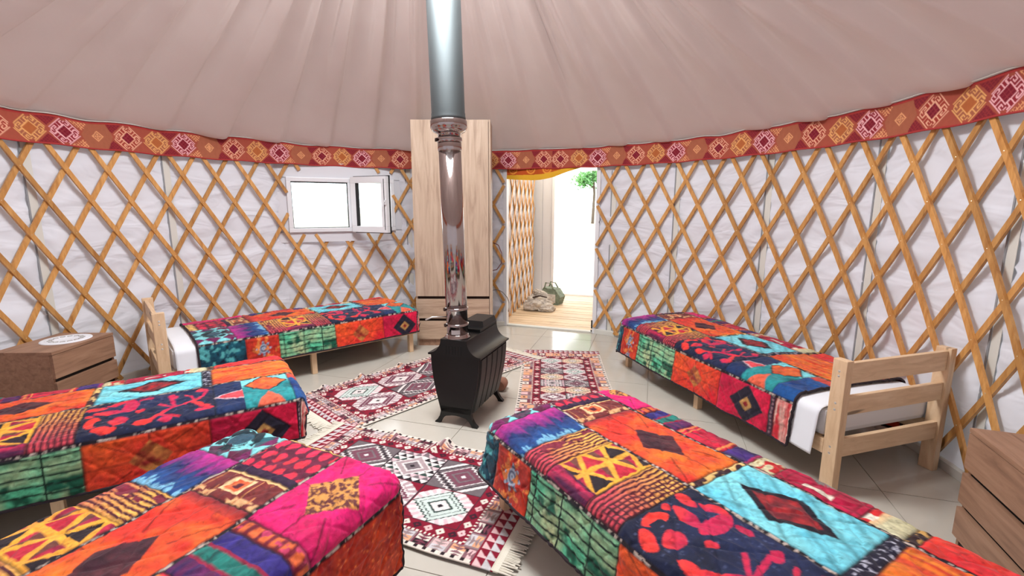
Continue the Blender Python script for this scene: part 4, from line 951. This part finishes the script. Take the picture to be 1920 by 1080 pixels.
    m, x, y, w, h = patch(3, 6); c = mixc((214, 20, 78), (168, 16, 56), n1[m] * 2 - .5); pl_ = (tri(x / .075) < .16) | (tri(y / .075) < .14); c[pl_] *= .62; d = dia(x, y, w * .42, h * .55, .12, .07); s = (d < 1) & (n3[m] > .45); c[s] = mixc((60, 48, 52), (150, 160, 150), n2[m] * 2 - .5)[s]; s = (np.abs(y - h * .15) < .012) & (np.abs(x - w * .5) < .05); c[s] = lin((226, 214, 196)); C[m] = c
    m, x, y, w, h = patch(3, 7); f = x / w + (sV[m] - .5) * .5; c = mixc((228, 224, 190), (204, 196, 150), sU[m]); s = (f < .42); c[s] = mixc((240, 130, 40), (228, 214, 170), f / .42)[s]; s = (f < .2) & (tri(y / .11) > .35); c[s] = lin((206, 40, 44)); s = (f < .24) & (tri(y / .11 + .5) > .55); c[s] = lin((238, 232, 214)); C[m] = c
    m, x, y, w, h = patch(3, 8); c = mixc((48, 26, 30), (206, 160, 90), (n2[m] > .52) * 1.0); C[m] = c
    m, x, y, w, h = patch(3, 9); c = mixc((216, 20, 52), (232, 64, 44), n1[m] * 2 - .6); s = fbm(wu[m] * 7, wv[m] * 9, 71, 3) > .56; s &= x > .09; c[s] = mixc((34, 20, 28), (74, 24, 34), n2[m])[s]; C[m] = c
    # ---- strip E
    m, x, y, w, h = patch(4, 0); c = mixc((220, 72, 30), (160, 24, 26), n1[m] * 1.6 - .3 + (sV[m] - .5)); c[n3[m] > .8] = lin((230, 120, 60)); C[m] = c
    m, x, y, w, h = patch(4, 1); c = mixc((150, 20, 50), (84, 18, 42), n1[m] * 2 - .5); C[m] = c
    m, x, y, w, h = patch(4, 2); c = mixc((24, 88, 110), (52, 40, 110), n1[m] * 2 - .5); C[m] = c
    m, x, y, w, h = patch(4, 3); c = mixc((214, 70, 36), (170, 24, 60), n1[m] * 2 - .5); C[m] = c
    # ---- dark stitched seams
    dv = np.min([np.abs(V - v) for v in VS[1:-1]], 0); si = np.clip(np.searchsorted(VS, V, side='right') - 1, 0, 4)
    du = np.full(U.shape, 9.0)
    for k in range(5):
        mk = si == k; du[mk] = np.min([np.abs(U[mk] - u) for u in STRIPS[k][1:-1]], 0)
    seam = dv < 0.0085; C[seam] = lin((32, 20, 30)); C[seam & (dv < 0.005) & (n3 > .54)] = lin((190, 172, 160))
    s2 = (du < 0.0045); C[s2] = C[s2] * 0.35
    C *= (0.70 + 0.60 * n3)[..., None] * (0.78 + 0.44 * fbm(U * 45 + 9, V * 45, 83, 3))[..., None]
    crk = np.abs(fbm(U * 26, V * 26 + 3, 91, 3) - .5) < 0.012; C[crk] *= 0.62
    return C, PID, np.minimum(dv, du), (n1, n2)

class Bed:
    def __init__(s, name, hx, hy, ang, sgn, L=2.05, W=0.80):
        s.name, s.h, s.ang, s.s, s.L, s.W = name, Vector((hx, hy, 0)), ang, sgn, L, W
BH = 0.435           # top of the mattress
def foot_bed(name, fx, fy, ang, s, L=2.05, W=0.80): return Bed(name, fx - COS(ang * D2R) * L, fy - SIN(ang * D2R) * L, ang, s, L, W)

def drape(l, w, bed, rad, seed, off, headdrop=False):
    """cloth-plane coords (l,w) -> bed-local position, falling over foot and both sides"""
    Lf = bed.L + 0.015 + off; w0, w1 = -0.012 - off, bed.W + 0.012 + off
    ox = np.clip(l - (Lf - rad), 0, None); oyn = np.clip((w0 + rad) - w, 0, None); oyf = np.clip(w - (w1 - rad), 0, None); oy = oyn - oyf
    hy = np.maximum(np.hypot(ox, oy), 1e-6); ux, uy = ox / hy, oy / hy; d = (ox ** 5 + np.abs(oy) ** 5) ** 0.2
    q = rad * PI / 2
    arc = d < q
    tang = np.where(np.abs(oy) > ox, l, w) + np.arctan2(np.abs(oy), ox + 1e-6) * 0.15
    wob = fbm(tang * 3.3 + seed, tang * 0 + seed, seed, 2) - 0.5
    fall = np.clip(d - q, 0, None)
    hor = np.where(arc, rad * np.sin(np.clip(d / rad, 0, PI / 2)), rad + fall * (0.06 + 0.40 * wob * sm(0, 0.2, fall) * 0.6 + 0.05))
    dz = np.where(arc, rad * (1 - np.cos(np.clip(d / rad, 0, PI / 2))), rad + fall * 0.985)
    bx = np.minimum(l, Lf - rad); by = np.clip(w, w0 + rad, w1 - rad)
    crown = 0.022 * np.sin(PI * np.clip((by - w0) / (w1 - w0), 0, 1)) ** 0.7
    und = 0.016 * (fbm(l * 3 + seed, w * 3, seed + 2, 3) - 0.5)
    X = bx + ux * hor; Yl = by - uy * hor; Z = BH + off + crown + und * (d <= 0.02) + und * (d > 0.02) * 0.5 - dz
    return X, Yl, np.maximum(Z, 0.02)
def build_quilt(bed, label, u_at_foot, u_off, v_off, flipv, res, seed, uscale=1.0, vmax=1.62, rad=0.06, umax=U_LEN, vmin=0.06):
    a = int(umax * uscale / res); b_ = int((vmax - vmin) / res)
    U, V = np.meshgrid(np.linspace(0, umax, a + 1), np.linspace(vmin, vmax, b_ + 1), indexing='ij')
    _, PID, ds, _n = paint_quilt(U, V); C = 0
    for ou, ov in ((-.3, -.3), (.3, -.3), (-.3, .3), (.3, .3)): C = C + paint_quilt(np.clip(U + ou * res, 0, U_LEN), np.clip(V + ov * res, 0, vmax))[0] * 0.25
    if u_at_foot: l = bed.L + u_off - U * uscale
    else: l = u_off + U * uscale
    w = (bed.W - (V - v_off)) if flipv else (V - v_off)
    X, Y, Z = drape(l, w, bed, rad, seed, 0.016)
    # stitched puffs
    e1 = tri((U + V) / 0.155); e2 = tri((U - V) / 0.155); dq = np.minimum(np.minimum(e1, e2) * 0.0775, ds)
    puff = 0.0045 * (1 - np.exp(-(dq / 0.009) ** 2)) + 0.004 * (fbm(U * 22, V * 22, seed + 40, 3) - 0.5) + 0.007 * ((1 - np.abs(2 * fbm(U * 4 + V * 6, V * 13 - U * 3, seed + 50, 3) - 1)) ** 4 - 0.2)
    Pm = np.stack([X, Y * 1.0, Z], -1)
    du_ = np.gradient(Pm, axis=0); dv_ = np.gradient(Pm, axis=1); N = np.cross(du_, dv_); N /= np.maximum(np.linalg.norm(N, axis=-1, keepdims=True), 1e-9)
    outw = np.sign(N[a // 2, b_ // 2, 2]); N *= outw
    Pm = Pm + N * puff[..., None]
    Pm[..., 1] *= bed.s
    flip = (outw * bed.s) < 0
    root = empty('patchwork_quilt', bed.h, bed.ang * D2R, label, 'quilt', 'printed patchwork quilts on the beds')
    V3 = Pm.reshape(-1, 3); C3 = C.reshape(-1, 3); idx = np.arange(len(V3)).reshape(U.shape)
    quad = [idx[:-1, :-1], idx[1:, :-1], idx[1:, 1:], idx[:-1, 1:]]
    if flip: quad = quad[::-1]
    F = np.stack(quad, -1).reshape(-1, 4); fp = PID[:-1, :-1].reshape(-1)
    for p in np.unique(fp):
        Fp = F[fp == p]; uq, inv = np.unique(Fp, return_inverse=True)
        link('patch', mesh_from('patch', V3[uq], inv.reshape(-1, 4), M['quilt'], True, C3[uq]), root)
    # rolled hem all round
    bi = np.concatenate([idx[:, 0], idx[-1, 1:], idx[::-1, -1][1:], idx[0, ::-1][1:]])[::2]
    pts = V3[bi]; mb = MB(); nb = len(pts); vs = []
    nxt = np.roll(pts, -1, 0); prv = np.roll(pts, 1, 0); tg = nxt - prv; tg /= np.maximum(np.linalg.norm(tg, axis=1, keepdims=True), 1e-9)
    Nn = (N * np.array([1, bed.s, 1])).reshape(-1, 3)[bi]; sd = np.cross(tg, Nn)
    ringp = []
    for k in range(6):
        an = k * PI / 3; ringp.append(pts + Nn * (0.008 * COS(an) - 0.004) + sd * 0.008 * SIN(an))
    vv = np.stack(ringp, 1).reshape(-1, 3); ii = np.arange(nb * 6).reshape(nb, 6); i2 = np.roll(ii, -1, 0)
    Fq = np.stack([ii, np.roll(ii, -1, 1), np.roll(i2, -1, 1), i2], -1).reshape(-1, 4)
    link('hem_binding', mesh_from('hem_binding', vv, Fq, M['binding'], True), root)
    return root
def build_bed(bed, label, mlabel):
    L, Wd, s = bed.L, bed.W, bed.s
    root = empty('pine_bed', bed.h, bed.ang * D2R, label, 'bed', 'pine single beds')
    Y = lambda a, b_: (min(s * a, s * b_), max(s * a, s * b_))
    HH = 0.72; pt, pd = 0.045, 0.075         # post width across the bed, depth along it
    for a in (0.0, Wd - pt):
        y0, y1 = Y(a, a + pt); po = MB().box(-pd, 0.0, y0, y1, 0, HH, 0.004).obj('head_post', M['pine'], root)
        yo = y0 if (a == 0) == (s > 0) else y1; sg_ = -1 if yo == y0 else 1
        bl = MB()
        for z in (0.66, 0.635, 0.49, 0.455, 0.25, 0.215):
            p0 = Vector((-pd * 0.5 , yo, z)); bl.add([p0 + Vector((0, sg_ * 0.003, 0))] + [p0 + Vector((0.007 * COS(q * PI / 4), 0, 0.007 * SIN(q * PI / 4))) for q in range(8)], [(0, 1 + q, 1 + (q + 1) % 8) for q in range(8)])
        bo = bl.obj('bolt_heads', M['bolt'], po); bo['kind'] = 'stuff'
    for z0, z1 in ((0.595, 0.705), (0.425, 0.525), (0.195, 0.295)):
        y0, y1 = Y(pt, Wd - pt); MB().box(-0.062, -0.036, y0, y1, z0, z1, 0.003).obj('headboard_rail', M['pine_x'], root)
    for a in (0.0, Wd - 0.025):
        y0, y1 = Y(a, a + 0.025); MB().box(0.0, L - 0.0, y0, y1, 0.195, 0.275, 0.003).obj('side_rail', M['pine_l'], root)
    y0, y1 = Y(0.025, Wd - 0.025); MB().box(L - 0.025, L, y0, y1, 0.195, 0.275, 0.003).obj('foot_rail', M['pine_x'], root)
    for xx in (L / 2 - 0.02, L - 0.07):
        for a in (0.025, Wd - 0.07):
            y0, y1 = Y(a, a + 0.045); MB().box(xx, xx + 0.045, y0, y1, 0, 0.255, 0.003).obj('leg', M['pine'], root)
    y0, y1 = Y(0.03, Wd - 0.03)
    for k in range(11):
        x0 = 0.06 + k * (L - 0.2) / 10; MB().box(x0, x0 + 0.06, y0, y1, 0.258, 0.272).obj('slat', M['pine_x'], root)
    mt_ = empty('mattress', bed.h, bed.ang * D2R, mlabel, 'mattress', 'white mattresses under the quilts')
    y0, y1 = Y(0.012, Wd - 0.012); MB().box(0.012, L - 0.005, y0, y1, 0.277, BH - 0.008, 0.03).obj('cover', M['sheet'], mt_)
    return root
def build_sheet(bed, label, l0, l1, drop, seed):
    res = 0.015; a = int((l1 - l0) / res); b_ = int((bed.W + 2 * drop) / res)
    l, w = np.meshgrid(np.linspace(l0, l1, a + 1), np.linspace(-drop, bed.W + drop * 0.8, b_ + 1), indexing='ij')
    X, Y, Z = drape(l, w, bed, 0.045, seed, 0.004)
    Z -= 0.006
    Pm = np.stack([X, Y * bed.s, Z], -1).reshape(-1, 3); idx = np.arange(len(Pm)).reshape(l.shape)
    q = [idx[:-1, :-1], idx[1:, :-1], idx[1:, 1:], idx[:-1, 1:]]
    if bed.s < 0: q = q[::-1]
    me = mesh_from('bed_sheet', Pm, np.stack(q, -1).reshape(-1, 4), M['sheet'], True)
    o = link('bed_sheet', me, loc=bed.h, rot=(0, 0, bed.ang * D2R)); md = o.modifiers.new('thickness', 'SOLIDIFY'); md.thickness = 0.003; md.offset = 1
    props(o, label, 'sheet', 'white bed sheets')

B1 = foot_bed('b1', -0.466, 1.879, 42.0, 1)
B2 = foot_bed('b2', -0.66, -0.33, 34.0, 1)
B3 = foot_bed('b3', 0.055, -1.12, 65.0, 1, L=1.93, W=0.87)
B4 = foot_bed('b4', 0.419, -0.68, 122.0, -1)
B5 = Bed('b5', 2.155, -0.49, 107.0, -1)
build_bed(B1, 'pine bed standing below the window beside the wardrobe', 'white mattress of the bed below the window')
build_bed(B2, 'pine bed in front of the chest with the doily', 'white mattress of the bed in front of the doily chest')
build_bed(B3, 'pine bed nearest the viewer on the side of the doily chest', 'white mattress of the near bed beside the fringed rug, orange flap side')
build_bed(B4, 'pine bed nearest the viewer, on the headboard side of the fringed rug', 'white mattress of the near bed with the green plaid flap')
build_bed(B5, 'pine bed whose open slatted headboard is in full view', 'white mattress seen between the rails of the slatted headboard')
build_sheet(B1, 'white sheet showing at the head of the bed below the window', 0.03, 0.26, 0.25, 11)
build_sheet(B5, 'white sheet hanging beside the slatted headboard', 0.03, 0.24, 0.26, 15)
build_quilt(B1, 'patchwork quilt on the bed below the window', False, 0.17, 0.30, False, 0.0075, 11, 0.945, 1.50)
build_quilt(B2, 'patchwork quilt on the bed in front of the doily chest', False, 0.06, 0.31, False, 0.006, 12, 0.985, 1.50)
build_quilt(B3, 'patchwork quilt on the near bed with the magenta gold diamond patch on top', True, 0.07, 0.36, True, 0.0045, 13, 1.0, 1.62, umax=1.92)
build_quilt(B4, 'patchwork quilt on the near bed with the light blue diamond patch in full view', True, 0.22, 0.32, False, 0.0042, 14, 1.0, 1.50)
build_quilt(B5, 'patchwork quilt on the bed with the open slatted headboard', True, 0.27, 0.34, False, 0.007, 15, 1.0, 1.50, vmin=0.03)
